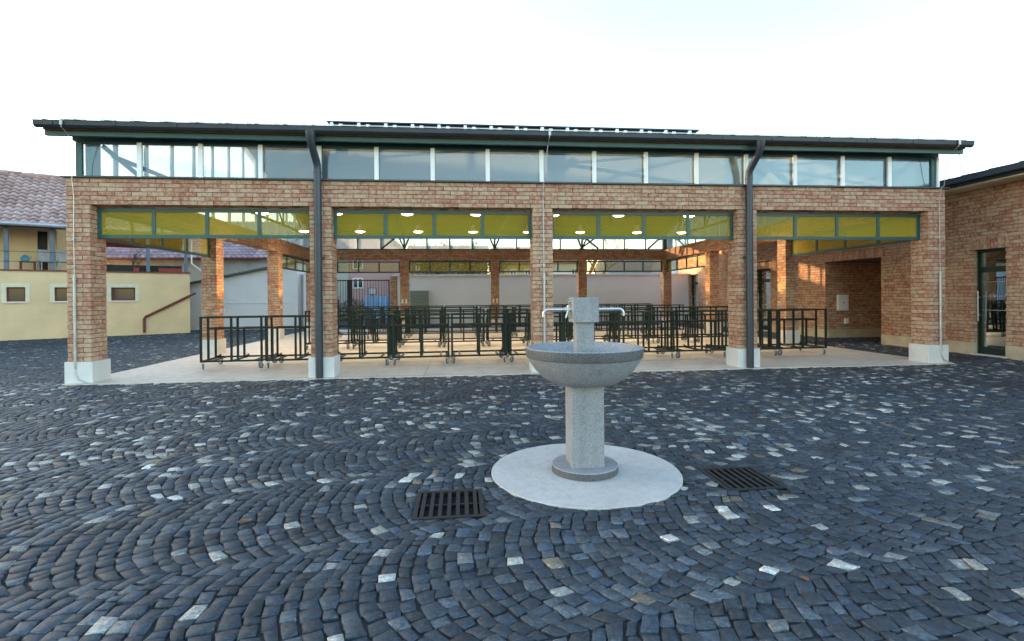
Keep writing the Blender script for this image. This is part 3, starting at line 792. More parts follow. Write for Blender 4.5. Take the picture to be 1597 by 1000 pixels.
for s in (-1, 1):
    b = MB(); z = 1.228; L = .310
    pth = [(s*.088, -.01, z), (s*(L-.036), -.01, z)]
    for k in range(1, 7):
        a = k/6*math.pi/2; pth.append((s*(L-.036+.036*math.sin(a)), -.01, z-.036*(1-math.cos(a))))
    pth.append((s*L, -.01, z-.052))
    b.tube(pth, .0115, 12)
    sp = fp(b, 'spout', 'steel', True)
    b = MB(); b.tube([(s*.089, -.01, z), (s*.15, -.01, z)], .018, 12); b.tube([(s*.118, -.01, z-.004), (s*.118, -.01, z+.030)], .013, 10)
    if s < 0: b.bar((s*.122, -.022, z+.004), (s*.145, -.034, z-.062), .010, .006); fp(b, 'valve', 'steel', True, sp)

# ------------------------------------------------------------------ drain grates
for gi, (g, hv, lb) in enumerate(((GR[0], 0, 'square black iron drain grate set in the cobbles left of the fountain'), (GR[1], 1, 'square black iron drain grate set in the cobbles right of the fountain'))):
    t = thing('drain_grate', lb, 'drain grate', ((g[0]+g[2])/2, (g[1]+g[3])/2, 0), 0, 'drain grates in the cobbles')
    hx, hy = (g[2]-g[0])/2, (g[3]-g[1])/2
    b = MB(); w_ = .030
    b.box(-hx, -hy, -.028, hx, -hy+w_, 0.003); b.box(-hx, hy-w_, -.028, hx, hy, 0.003); b.box(-hx, -hy+w_, -.028, -hx+w_, hy-w_, 0.0025); b.box(hx-w_, -hy+w_, -.028, hx, hy-w_, 0.0025)
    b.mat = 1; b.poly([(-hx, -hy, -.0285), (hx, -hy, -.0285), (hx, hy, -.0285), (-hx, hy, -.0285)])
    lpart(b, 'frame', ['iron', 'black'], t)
    b = MB(); n = 8
    for i in range(1, n):
        x = -hx+2*hx*i/n; b.box(x-.0125, -hy+w_, -.024, x+.0125, hy-w_, .0005)
    b.box(-hx+w_, -.009, -.026, hx-w_, .009, -.006)
    lpart(b, 'bars', 'iron', t)

# ------------------------------------------------------------------ brick building on the right
RX = 17.25
rb = thing('brick_building', 'long brick building with cream stone base and green doors right of the hall', 'building', (RX, 5, 0))
Y0, Y1, RZ = -6.0, 16.2, 3.52
doors = [(.49, 1.16, 2.24), (8.45, 9.35, 2.25), (14.05, 14.95, 2.30)]
niche = (3.59, 5.67, 2.28)
holes = [(d[0], d[1], 0, d[2]) for d in doors]+[(niche[0], niche[1], 0, niche[2])]
lint = [(d[0]-.07, d[1]+.07, d[2], d[2]+.25) for d in doors]+[(niche[0]-.12, niche[1]+.12, niche[2], niche[2]+.25)]
PZ = .26
b = MB()
allh = [(h[0]-Y0, h[1]-Y0, h[2], h[3]) for h in holes+lint]
brick_face(b, (RX, Y0, PZ), (0, 1, 0), (-1, 0, 0), Y1-Y0, PZ, RZ, depth=.10, holes=allh)
for (a0, a1, z0, z1) in lint: soldier(b, (RX, a0, z0), (0, 1, 0), (-1, 0, 0), a1-a0, z0, .25, .10)
b.mat = 1   # mortar backing, pieced round the openings
edges = sorted([Y0, Y1]+[e for h in holes for e in h[:2]])
for p, q in zip(edges[:-1], edges[1:]):
    hz = [h[3] for h in holes if abs(h[0]-p) < 1e-6 and abs(h[1]-q) < 1e-6]
    i_ = .007; b.box(RX+.008, p if hz or p == Y0 else p+i_, (hz[0]+.004 if hz else 0), RX+.28, q if hz or q == Y1 else q-i_, RZ)
b.box(RX+.008, Y1, 0, RX+7, Y1+.2, RZ); b.box(RX+.008, Y0-.2, 0, RX+7, Y0, RZ)
b.mat = 0
# niche walls
brick_face(b, (RX+.103, niche[0], .26), (1, 0, 0), (0, 1, 0), 3.09, .26, niche[2], depth=.03)
brick_face(b, (RX+.103, niche[1], .26), (1, 0, 0), (0, -1, 0), 3.09, .26, niche[2], depth=.03)
brick_face(b, (RX+3.2, niche[0], .26), (0, 1, 0), (-1, 0, 0), niche[1]-niche[0], .26, niche[2], depth=.03)
b.mat = 1
b.box(RX+.28, niche[0]-.2, 0, RX+3.4, niche[0]-.008, niche[2]+.2); b.box(RX+.28, niche[1]+.008, 0, RX+3.4, niche[1]+.2, niche[2]+.2)
b.box(RX+3.208, niche[0], 0, RX+3.4, niche[1], niche[2]+.2); b.box(RX+.281, niche[0], niche[2]+.003, RX+3.207, niche[1], niche[2]+.2)
part(b, 'wall', ['brick', 'mortar'], rb)
for p, q in zip(edges[:-1], edges[1:]):
    b = MB()
    if any(abs(h[0]-p) < 1e-6 and abs(h[1]-q) < 1e-6 for h in holes): continue
    x = p
    while x < q-.01:
        e = min(x+rnd.uniform(.7, .95), q); e = q if q-e < .25 else e
        b.box(RX-.014, x+.002, -.03, RX+.1, e-.002, PZ-.002); x = e
    part(b, 'plinth', 'plinth_cream', rb)
b = MB(); b.box(RX+.101, niche[0]+.001, -.03, RX+3.19, niche[0]+.014, PZ); b.box(RX+.101, niche[1]-.014, -.03, RX+3.19, niche[1]-.001, PZ); b.box(RX+3.186, niche[0]+.015, -.03, RX+3.199, niche[1]-.015, PZ)
part(b, 'plinth', 'plinth_cream', rb)
for (a0, a1, z1) in doors:
    xd = RX+.13
    b = MB(); f = .075
    b.box(xd, a0, .02, xd+.06, a0+f, z1); b.box(xd, a1-f, .02, xd+.06, a1, z1); b.box(xd+.001, a0+f, z1-.06, xd+.059, a1-f, z1); b.box(xd+.001, a0+f, .02, xd+.059, a1-f, .17)
    b.box(xd+.001, a0+f, z1-.48, xd+.059, a1-f, z1-.36)
    d = part(b, 'door', 'doorgreen', rb)
    g = MB(); g.poly([(xd+.03, a0+f, .17), (xd+.03, a1-f, .17), (xd+.03, a1-f, z1-.06), (xd+.03, a0+f, z1-.06)]); part(g, 'pane', 'glass_dark', d)
    g = MB()
    for z in (1.55, 1.25, .95): g.box(xd+.022, a0+f, z, xd+.029, a1-f, z+.012)
    part(g, 'glazing_bar', 'zinc', d)
    g = MB(); g.tube([(xd-.06, a1-.045, .72), (xd-.06, a1-.045, 1.36)], .014, 10); g.tube([(xd-.06, a1-.045, .85), (xd, a1-.045, .85)], .009, 8); g.tube([(xd-.06, a1-.045, 1.23), (xd, a1-.045, 1.23)], .009, 8)
    part(g, 'handle', 'steel', d, True)
    g = MB(); g.box(RX-.05, a0-.04, -.02, RX+.19, a1+.04, .016); part(g, 'threshold', 'plinth', d)
    g = MB(); g.box(xd+1.6, a0-1, 0, xd+1.7, a1+1.6, 2.6); g.box(xd+.061, a0-1, 2.61, xd+1.7, a1+1.6, 2.7); g.box(xd+.3, a0-1, -.02, xd+1.6, a1+1.6, .0); part(g, 'room', 'mortar', d)
# roof with soffit and gutter
b = MB()
b.mat = 1; b.box(16.72, Y0-.4, RZ+.005, RX+.3, Y1+.4, RZ+.035)
b.mat = 0; b.box(16.70, Y0-.4, RZ+.037, 16.74, Y1+.4, RZ+.17)
b.hexa([(16.66, Y0-.45, RZ+.19), (24.5, Y0-.45, RZ+1.8), (24.5, Y1+.45, RZ+1.8), (16.66, Y1+.45, RZ+.19), (16.66, Y0-.45, RZ+.225), (24.5, Y0-.45, RZ+1.835), (24.5, Y1+.45, RZ+1.835), (16.66, Y1+.45, RZ+.225)])
k = 0
y = Y0-.4
while y < Y1+.4:
    b.hexa([(16.67, y-.007, RZ+.222), (24.4, y-.007, RZ+1.81), (24.4, y+.007, RZ+1.81), (16.67, y+.007, RZ+.222), (16.70, y-.005, RZ+.265), (24.4, y-.005, RZ+1.84), (24.4, y+.005, RZ+1.84), (16.70, y+.005, RZ+.265)]); y += .56
rr = part(b, 'roof', ['anthracite', 'plinth_cream'], rb)
b = MB()
b.box(16.56, Y0-.45, RZ+.10, 16.68, Y1+.45, RZ+.112); b.box(16.548, Y0-.45, RZ+.10, 16.56, Y1+.45, RZ+.205); b.box(16.54, Y0-.45, RZ+.205, 16.565, Y1+.45, RZ+.215); b.box(16.681, Y0-.45, RZ+.10, 16.69, Y1+.45, RZ+.19)
part(b, 'gutter', 'anthracite', rr)
# cabinets in the niche
for (nm, lb, x0, x1, z0, z1) in (('meter_cabinet', 'white square meter cabinet on the brick wall inside the dark niche', 17.61, 17.95, .82, 1.30), ('socket_box', 'small white socket box below the meter cabinet in the niche', 17.84, 17.95, .42, .58)):
    t = thing(nm, lb, 'cabinet' if nm[0] == 'm' else 'socket box', ((x0+x1)/2, 5.664, (z0+z1)/2))
    hx, hz = (x1-x0)/2, (z1-z0)/2
    b = MB(); b.box(-hx, -.06, -hz, hx, .0, hz); lpart(b, 'case', 'white', t)
    b = MB(); b.box(-hx+.015, -.066, -hz+.015, hx-.015, -.0605, hz-.015); dd = lpart(b, 'door', 'white', t)
    b = MB(); b.tube([(0, -.075, 0), (0, -.066, 0)], .02 if nm[0] == 'm' else .008, 10); lpart(b, 'lock', 'iron', dd)
# wire slung from the hall eave to the building
b = MB(); b.tube([(15.35, -.2, 4.12), (15.55, -.16, 3.92), (15.95, .2, 3.70), (16.3, .8, 3.68), (16.56, 1.1, 3.74)], .006, 6)
tag(b.build('slung_cable', 'zinc'), 'thin pale cable slung from the hall eave to the roof of the brick building', 'cable')

# ------------------------------------------------------------------ neighbours on the left
M['yellow'] = plain('yellow_render', (0.74, 0.55, 0.32), 0.85, var=0.10, scale=1.2, bmp=0.2)
M['white_wall'] = plain('white_render', (0.66, 0.67, 0.70), 0.85, var=0.06, scale=0.8, bmp=0.2)
M['surround'] = plain('cream_surround', (0.72, 0.66, 0.48), 0.8, var=0.06)
M['redwood'] = plain('red_brown_wood', (0.16, 0.035, 0.022), 0.55, var=0.2)
M['bluepost'] = plain('blue_grey_post', (0.12, 0.16, 0.21), 0.55, var=0.1)
def tile_mat(name, c1, c2, c3):
    mt, t, bs = new_mat(name)
    a = attr(t, 'rnd').outputs['Fac']
    col = ramp(t, math_(t, 'ADD', math_(t, 'MULTIPLY', a, .6), math_(t, 'MULTIPLY', noise(t, 1.3, 4), .4)), [(0.25, c1), (0.5, c2), (0.75, c3)])
    t.links.new(col, bs.inputs['Base Color']); bs.inputs['Roughness'].default_value = 0.42; bump(t, bs, noise(t, 40, 3), .2, .004); return mt
M['tile'] = tile_mat('roof_tile', (.27, .155, .13), (.35, .22, .19), (.43, .30, .27))
M['tile_dark'] = tile_mat('old_roof_tile', (.20, .13, .15), (.27, .18, .20), (.34, .25, .27))
def tiled(mb, x0, x1, ylo, zlo, yhi, zhi, tw=.235, tl=.31, sub=6):
    """pantiles: rows of waves stepping down the slope, local x along the eave"""
    L = math.hypot(yhi-ylo, zhi-zlo); rows = int(L/tl); nx = int((x1-x0)/tw); dy, dz = (yhi-ylo)/L, (zhi-zlo)/L
    ny, nz = -dz, dy
    for r in range(rows):
        s0, s1 = r*L/rows, (r+1)*L/rows+.04
        for c in range(nx):
            mb.rv = rnd.random(); n0 = len(mb.v)
            for (s, lift) in ((s0, .055), (s1, .015)):
                for k in range(sub+1):
                    ph = k/sub; x = x0+(c+ph)*tw; h = lift+.032*math.sin(ph*2*math.pi-.6)
                    mb.v.append((x, ylo+dy*s+ny*h, zlo+dz*s+nz*h))
            for k in range(sub): mb.face((n0+k, n0+k+1, n0+sub+1+k+1, n0+sub+1+k))
            n1 = len(mb.v)
            for k in range(sub+1):
                ph = k/sub; x = x0+(c+ph)*tw; h = .025+.032*math.sin(ph*2*math.pi-.6); mb.v.append((x, ylo+dy*s0+ny*h, zlo+dz*s0+nz*h))
            for k in range(sub): mb.face((n1+k, n1+k+1, n0+k+1, n0+k))
YA = (-9.13, 9.95); yr = math.atan2(.526, .851)
yh = thing('yellow_house', 'yellow house with tiled roof and open veranda left of the hall', 'house', (*YA, 0), yr)
SL, SR = -17.0, 5.44
b = MB()
wins = [(.17, .64), (1.39, 1.93), (2.96, 3.68), (-1.1, -.6), (-2.4, -1.9)]
ed = sorted([SL, SR]+[q for w_ in wins for q in w_])
for p, q in zip(ed[:-1], ed[1:]):
    if any(abs(p-w_[0]) < 1e-6 for w_ in wins): b.box(p, 0, -.03, q, .3, 1.31); b.box(p, 0, 1.80, q, .3, 2.36)
    else: b.box(p, 0, -.03, q, .3, 2.36)
b.box(SR-.3, .3, -.03, SR, 6, 2.36); b.box(SL, 6, -.03, 1.36, 6.3, 4.2); b.box(1.361, 6, -.03, SR, 6.3, 2.36)
b.box(SL, 1.5, 2.37, .82, 1.7, 4.85); b.box(1.10, 1.5, 2.37, 1.36, 1.7, 4.85); b.box(.82, 1.5, 3.9, 1.10, 1.7, 4.85)
b.box(1.30, 1.701, 2.37, 1.36, 6, 4.6)
lpart(b, 'wall', 'yellow', yh)
b = MB(); b.box(SL, .301, 2.2, SR, 6, 2.34); lpart(b, 'veranda_floor', 'plinth', yh)
b = MB(); b.box(SL, -.05, 2.361, SR+.03, .33, 2.405); lpart(b, 'ledge', 'redwood', yh)
b = MB(); b.box(.82, 1.62, 2.37, 1.10, 1.66, 3.9); lpart(b, 'dark_door', 'iron', yh)
for (p, q) in wins:
    b = MB(); f = .05
    b.box(p, .10, 1.31, q, .15, 1.31+f); b.box(p, .10, 1.80-f, q, .15, 1.80); b.box(p, .101, 1.31+f, p+f, .149, 1.80-f); b.box(q-f, .101, 1.31+f, q, .149, 1.80-f)
    wn = lpart(b, 'window', 'redwood', yh)
    g = MB(); g.poly([(p+f, .12, 1.31+f), (q-f, .12, 1.31+f), (q-f, .12, 1.80-f), (p+f, .12, 1.80-f)]); g.poly([(p, .29, 1.3), (q, .29, 1.3), (q, .29, 1.8), (p, .29, 1.8)]); g.mi[1] = 1; lpart(g, 'pane', ['winglass', 'iron'], wn)
    g = MB(); s_ = .12
    g.box(p-s_, -.012, 1.801, q+s_, .001, 1.93); g.box(p-s_, -.012, 1.27, p-.001, .001, 1.80); g.box(q+.001, -.012, 1.27, q+s_, .001, 1.80)
    lpart(g, 'surround', 'surround', wn)
    g = MB(); g.box(p-.03, -.05, 1.27, q+.03, .12, 1.308); lpart(g, 'sill', 'white', wn)
for s_ in (-4.9, -3.2, -1.5, .17, 1.33, 2.75, 4.09, 5.33):
    b = MB(); b.box(s_-.06, .06, 2.406, s_+.06, .18, 3.86); lpart(b, 'post', 'bluepost', yh)
b = MB(); b.box(SL, .05, 3.861, SR+.1, .2, 4.0)
lpart(b, 'eave_beam', 'bluepost', yh)
b = MB()
for z in (2.68, 3.02):
    b.tube([(SL, .03, z), (2.7, .03, z)], .008, 6)
b.box(2.8, .30, 2.41, 5.2, .34, 2.66)
lpart(b, 'railing', 'rack', yh)
b = MB(); tiled(b, SL-.3, SR+.35, -.38, 3.93, 3.6, 6.30)
b.mat = 1; b.hexa([(SL-.3, -.35, 3.86), (SR+.35, -.35, 3.86), (SR+.35, 3.6, 6.22), (SL-.3, 3.6, 6.22), (SL-.3, -.35, 3.92), (SR+.35, -.35, 3.92), (SR+.35, 3.6, 6.28), (SL-.3, 3.6, 6.28)])
b.hexa([(SL-.3, 3.6, 6.22), (SR+.35, 3.6, 6.22), (SR+.35, 7.5, 3.9), (SL-.3, 7.5, 3.9), (SL-.3, 3.6, 6.28), (SR+.35, 3.6, 6.28), (SR+.35, 7.5, 3.96), (SL-.3, 7.5, 3.96)])
yrf = lpart(b, 'roof', ['tile', 'redwood'], yh, True)
b = MB()
for k in range(int((SR-SL+.6)/.38)):
    x = SL-.3+k*.38; b.rv = rnd.random(); b.tube([(x, 3.6, 6.31), (x+.40, 3.6, 6.325)], [.085, .10], 10)
lpart(b, 'ridge_tiles', 'tile', yrf, True)
b = MB(); b.tube([(SL-.3, -.46, 3.91), (SR+.4, -.46, 3.91)], .065, 10); lpart(b, 'gutter', 'zinc', yrf, True)
b = MB(); b.tube([(5.62, -.06, 1.58), (3.98, -.06, .68), (3.94, -.06, .60), (3.94, -.06, .08)], .045, 10); lpart(b, 'downpipe', 'redwood', yh, True)
b = MB(); b.tube([(5.5, -.45, 3.9), (5.5, -.1, 3.7), (5.5, -.1, 3.0), (5.5, -.1, 2.75), (5.9, .2, 2.45)], .03, 8); lpart(b, 'downpipe', 'white', yh, True, 'thin white downpipe at the veranda corner')
# things kept on the veranda
def yplace(s_, d, z):
    c, s2 = math.cos(yr), math.sin(yr); return (YA[0]+s_*c-d*s2, YA[1]+s_*s2+d*c, z)
M['redbox'] = plain('red_planter', (.28, .05, .04), .6); M['bluepl'] = plain('blue_plastic', (.10, .32, .42), .4); M['greypl'] = plain('grey_cloth', (.45, .45, .46), .8)
for (s_, wd, lb) in ((3.72, .20, 'small red flower trough on the veranda ledge'), (4.72, .62, 'long red flower trough on the veranda ledge'), (5.1, .16, 'dark red flower pot at the veranda corner')):
    t = thing('flower_trough', lb, 'flower trough', yplace(s_, .12, 2.406), yr, 'flower troughs on the veranda ledge')
    b = MB(); w2 = wd/2; b.hexa([(-w2+.02, -.06, 0), (w2-.02, -.06, 0), (w2-.02, .06, 0), (-w2+.02, .06, 0), (-w2, -.08, .15), (w2, -.08, .15), (w2, .08, .15), (-w2, .08, .15)]); lpart(b, 'trough', 'redbox', t)
    b = MB()
    for k in range(int(60*wd/.4)):
        x, y, z = rnd.uniform(-w2, w2), rnd.uniform(-.07, .07), .15+abs(rnd.gauss(0, .06)); a = rnd.uniform(0, 6.28); q = .025
        b.poly([(x, y, z), (x+q*math.cos(a), y+q*math.sin(a), z+.01), (x+2*q*math.cos(a+.4), y+2*q*math.sin(a+.4), z+.02), (x+q*math.cos(a+.9), y+q*math.sin(a+.9), z+.015)])
    M.setdefault('leaf', plain('leaf', (.06, .09, .03), .6)); lpart(b, 'plants', 'leaf', t)
t = thing('side_table', 'small red brown side table on the veranda behind the posts', 'table', yplace(.62, .85, 2.341), yr)
b = MB(); b.box(-.22, -.16, .36, .22, .16, .39); lpart(b, 'tabletop', 'redwood', t)
for (x, y) in ((-.18, -.12), (.18, -.12), (-.18, .12), (.18, .12)):
    b = MB(); b.box(x-.02, y-.02, 0, x+.02, y+.02, .36); lpart(b, 'leg', 'redwood', t)
t = thing('water_jug', 'round turquoise jug standing on the veranda side table', 'jug', yplace(.55, .85, 2.732), yr)
b = MB(); b.lathe([(.001, 0), (.09, 0), (.12, .06), (.12, .13), (.07, .19), (.05, .20), (.05, .23), (.001, .23)], 0, 0, 20); lpart(b, 'body', 'bluepl', t, True)
b = MB(); b.tube([(.11, 0, .08), (.17, 0, .11), (.15, 0, .18), (.06, 0, .20)], .012, 8); lpart(b, 'handle', 'bluepl', t, True)
for (s_, lb) in ((1.12, 'grey garden chair on the veranda beside the side table'), (1.62, 'pale garden chair on the veranda near the hall pillar')):
    t = thing('garden_chair', lb, 'chair', yplace(s_, .9, 2.341), yr+.3, 'chairs on the veranda')
    b = MB(); b.box(-.2, -.2, .40, .2, .2, .44); lpart(b, 'seat', 'greypl', t)
    b = MB(); b.hexa([(-.2, .18, .445), (.2, .18, .445), (.2, .21, .445), (-.2, .21, .445), (-.2, .26, .85), (.2, .26, .85), (.2, .29, .85), (-.2, .29, .85)]); lpart(b, 'backrest', 'greypl', t)
    for (x, y) in ((-.18, -.18), (.18, -.18), (-.18, .18), (.18, .18)):
        b = MB(); b.box(x-.015, y-.015, 0, x+.015, y+.015, .40); lpart(b, 'leg', 'greypl', t)

# white monopitch outbuilding, grey wall and tiled house behind
ob = thing('outbuilding', 'white rendered outbuilding with sloping dark roof edge behind the hall', 'outbuilding', (-3, 14.5, 0))
b = MB(); zf = lambda x: 2.62+.208*(x+2.19)
for (xa, xb) in ((-5.6, -.86),):
    b.hexa([(xa, 14.5, -.03), (xb, 14.5, -.03), (xb, 19, -.03), (xa, 19, -.03), (xa, 14.5, zf(xa)), (xb, 14.5, zf(xb)), (xb, 19, zf(xb)), (xa, 19, zf(xa))])
part(b, 'wall', 'white_wall', ob)
b = MB(); b.box(-5.58, 14.47, 1.14, -1.2, 14.497, 1.17); part(b, 'moulding', 'white_wall', ob)
b = MB(); xa, xb = -5.9, -.80
b.hexa([(xa, 14.25, zf(xa)+.005), (xb, 14.25, zf(xb)+.005), (xb, 19.2, zf(xb)+.005), (xa, 19.2, zf(xa)+.005), (xa, 14.25, zf(xa)+.075), (xb, 14.25, zf(xb)+.075), (xb, 19.2, zf(xb)+.075), (xa, 19.2, zf(xa)+.075)])
part(b, 'roof', 'anthracite', ob)
M['greywall'] = plain('grey_render', (.40, .41, .40), .9, var=.18, scale=1.5, bmp=.3)
th_ = thing('tiled_house', 'grey house with long purple brown tiled roof behind the outbuilding', 'house', (-10, 20, 0))
b = MB(); b.box(-22, 20, -.03, -3.6, 20.3, 3.5); b.box(-22, 20.3, -.03, -21.7, 29, 3.5); b.box(-3.9, 20.3, -.03, -3.6, 29, 3.5)
part(b, 'wall', 'greywall', th_)
b = MB(); tiled(b, -22.4, -3.4, 19.6, 3.50, 24.5, 6.1, .28, .36, 4)
b.mat = 1; b.hexa([(-22.4, 24.5, 6.02), (-3.4, 24.5, 6.02), (-3.4, 29.4, 3.4), (-22.4, 29.4, 3.4), (-22.4, 24.5, 6.1), (-3.4, 24.5, 6.1), (-3.4, 29.4, 3.5), (-22.4, 29.4, 3.5)])
b.mat = 0
part(b, 'roof', ['tile_dark', 'redwood'], th_, True)
b = MB(); b.tube([(-22.4, 19.55, 3.47), (-3.4, 19.55, 3.47)], .06, 8); part(b, 'gutter', 'redwood', th_, True)

# ------------------------------------------------------------------ boundary wall, gate and what lies behind
WY = 15.05
bw = thing('boundary_wall', 'long pale grey rendered wall with white coping behind the market hall', 'wall', (10, WY, 0))
M['lilac'] = plain('pale_grey_render', (.72, .75, .82), .85, var=.05, scale=.7, bmp=.15)
b = MB(); b.box(3.36, WY, -.03, 17.24, WY+.22, 2.31); part(b, 'wall', 'lilac', bw)
b = MB(); b.box(3.12, WY-.06, 2.311, 17.24, WY+.28, 2.375); part(b, 'coping', 'white', bw)
for (x, lb) in ((3.06, 'brick gate pier at the end of the pale boundary wall'), (-.66, 'brick gate pier with white cap beside the white outbuilding')):
    t = thing('gate_pier', lb, 'gate pier', (x, WY, 0), 0, 'brick gate piers')
    b = MB(); brick_pillar(b, 0, -.06, .28 if x > 0 else .40, .36, 0, 2.30 if x > 0 else 2.38); lpart(b, 'shaft', ['brick', 'mortar'], t)
    if x < 0:
        b = MB(); b.bevbox(-.09, -.15, 2.381, .49, .39, 2.47, .02); lpart(b, 'cap', 'white', t)
gt = thing('metal_gate', 'dark metal bar gate between the two brick piers', 'gate', (1.3, WY, 0))
b = MB()
for (x0, x1) in ((-.22, 1.18), (1.30, 3.02)):
    b.box(x0, WY, .08, x0+.05, WY+.05, 2.15); b.box(x1-.05, WY, .08, x1, WY+.05, 2.15); b.box(x0+.05, WY+.001, 2.10, x1-.05, WY+.049, 2.149); b.box(x0+.05, WY+.001, .08, x1-.05, WY+.049, .13)
    n = int((x1-x0)/.115)
    for i in range(1, n): x = x0+(x1-x0)*i/n; b.box(x-.009, WY+.016, .131, x+.009, WY+.034, 2.099)
part(b, 'bars', 'iron', gt)
b = MB(); b.box(1.19, WY-.01, -.03, 1.29, WY+.07, 2.16); part(b, 'post', 'iron', gt)
t = thing('vent_cabinet', 'grey green louvred cabinet standing against the boundary wall', 'cabinet', (4.38, WY-.16, 0))
b = MB(); b.box(-.41, -.14, 0, .41, .155, 1.63)
M['cab'] = plain('grey_green_steel', (.17, .22, .21), .5, var=.1)
lpart(b, 'case', 'cab', t)
b = MB()
for k in range(9):
    z = .25+k*.145; b.hexa([(-.33, -.165, z), (.33, -.165, z), (.33, -.142, z+.02), (-.33, -.142, z+.02), (-.33, -.160, z+.03), (.33, -.160, z+.03), (.33, -.142, z+.11), (-.33, -.142, z+.11)])
lpart(b, 'louvres', 'cab', t)

# trees and hedges
def leaf_cloud(mb, cx, cy, cz, rx, ry, rz, n, q=.12):
    for _ in range(n):
        while True:
            x, y, z = rnd.uniform(-1, 1), rnd.uniform(-1, 1), rnd.uniform(-1, 1)
            if x*x+y*y+z*z < 1: break
        mb.rv = rnd.random(); a, e = rnd.uniform(0, 6.28), rnd.uniform(-1, 1)
        p = Vector((cx+x*rx, cy+y*ry, cz+z*rz)); u = Vector((math.cos(a), math.sin(a), e)).normalized()*q*rnd.uniform(.6, 1.3); v = u.cross(Vector((rnd.uniform(-1, 1), rnd.uniform(-1, 1), 1)).normalized())*.6
        mb.poly([p-u, p-v, p+u, p+v])
M['bark'] = plain('bark', (.10, .075, .055), .9, var=.3, scale=9)
def leaf_mat(name, a, c):
    mt, t, bs = new_mat(name); t.links.new(ramp(t, attr(t, 'rnd').outputs['Fac'], [(0, a), (1, c)]), bs.inputs['Base Color']); bs.inputs['Roughness'].default_value = .6; return mt
M['green'] = leaf_mat('evergreen_leaf', (.025, .045, .018), (.07, .10, .04))
M['brownleaf'] = leaf_mat('dry_leaf', (.045, .035, .02), (.15, .105, .06))
def bare_tree(x, y, h, label, seed=1, leaves=0, lean=0.0, mat='bark'):
    rg = random.Random(seed); t = thing('bare_tree', label, 'tree', (x, y, -.03))
    b = MB(); c = MB(); lv = MB()
    def grow(mb, p, d, ln, r, depth):
        q = p; pts = [p]
        for k in range(3):
            d = (d+Vector((rg.gauss(0, .12), rg.gauss(0, .12), rg.gauss(.02, .06)))).normalized(); q = q+d*ln/3; pts.append(q)
        mb.tube(pts, [r, r*.88, r*.76, r*.64], 6 if depth < 2 else 4, False)
        if leaves and depth >= 3:
            for _ in range(leaves):
                z = q+Vector((rg.gauss(0, .2), rg.gauss(0, .2), rg.gauss(0, .2))); a = rg.uniform(0, 6.28); s = .07
                lv.rv = rg.random(); lv.poly([z, z+Vector((s*math.cos(a), s*math.sin(a), .02)), z+Vector((s*math.cos(a)-s*math.sin(a), s*math.sin(a)+s*math.cos(a), -.03)), z+Vector((-s*math.sin(a), s*math.cos(a), .02))])
        if depth < 5:
            for _ in range(3 if depth < 4 else 2):
                a = rg.uniform(0, 6.28); tilt = rg.uniform(.35, .85); ax = Vector((math.cos(a), math.sin(a), 0))
                nd = (d*math.cos(tilt)+ax*math.sin(tilt)+Vector((0, 0, .18))).normalized()
                grow(c, q, nd, ln*rg.uniform(.62, .8), r*.58, depth+1)
    grow(b, Vector((0, 0, 0)), Vector((lean, 0, 1)).normalized(), h*.34, h*.022, 0)
    lpart(b, 'trunk', 'bark', t); lpart(c, 'crown', 'bark', t)
    if leaves: lpart(lv, 'leaves', 'brownleaf', t)
    return t
def bushy_tree(x, y, h, r, label, seed, mat='green', nm='evergreen_tree'):
    rg = random.Random(seed); t = thing(nm, label, 'tree', (x, y, -.03))
    b = MB(); b.tube([(0, 0, 0), (.05, 0, h*.4), (0, .05, h*.85)], [h*.03, h*.022, h*.008], 8); lpart(b, 'trunk', 'bark', t)
    c = MB()
    for k in range(16):
        a = rg.uniform(0, 6.28); hh = rg.uniform(.3, .98); rr = r*(1-hh*.65)*rg.uniform(.4, 1)
        leaf_cloud(c, rr*math.cos(a), rr*math.sin(a), hh*h, r*.36, r*.36, r*.34, 130, .10)
    lpart(c, 'crown', mat, t)

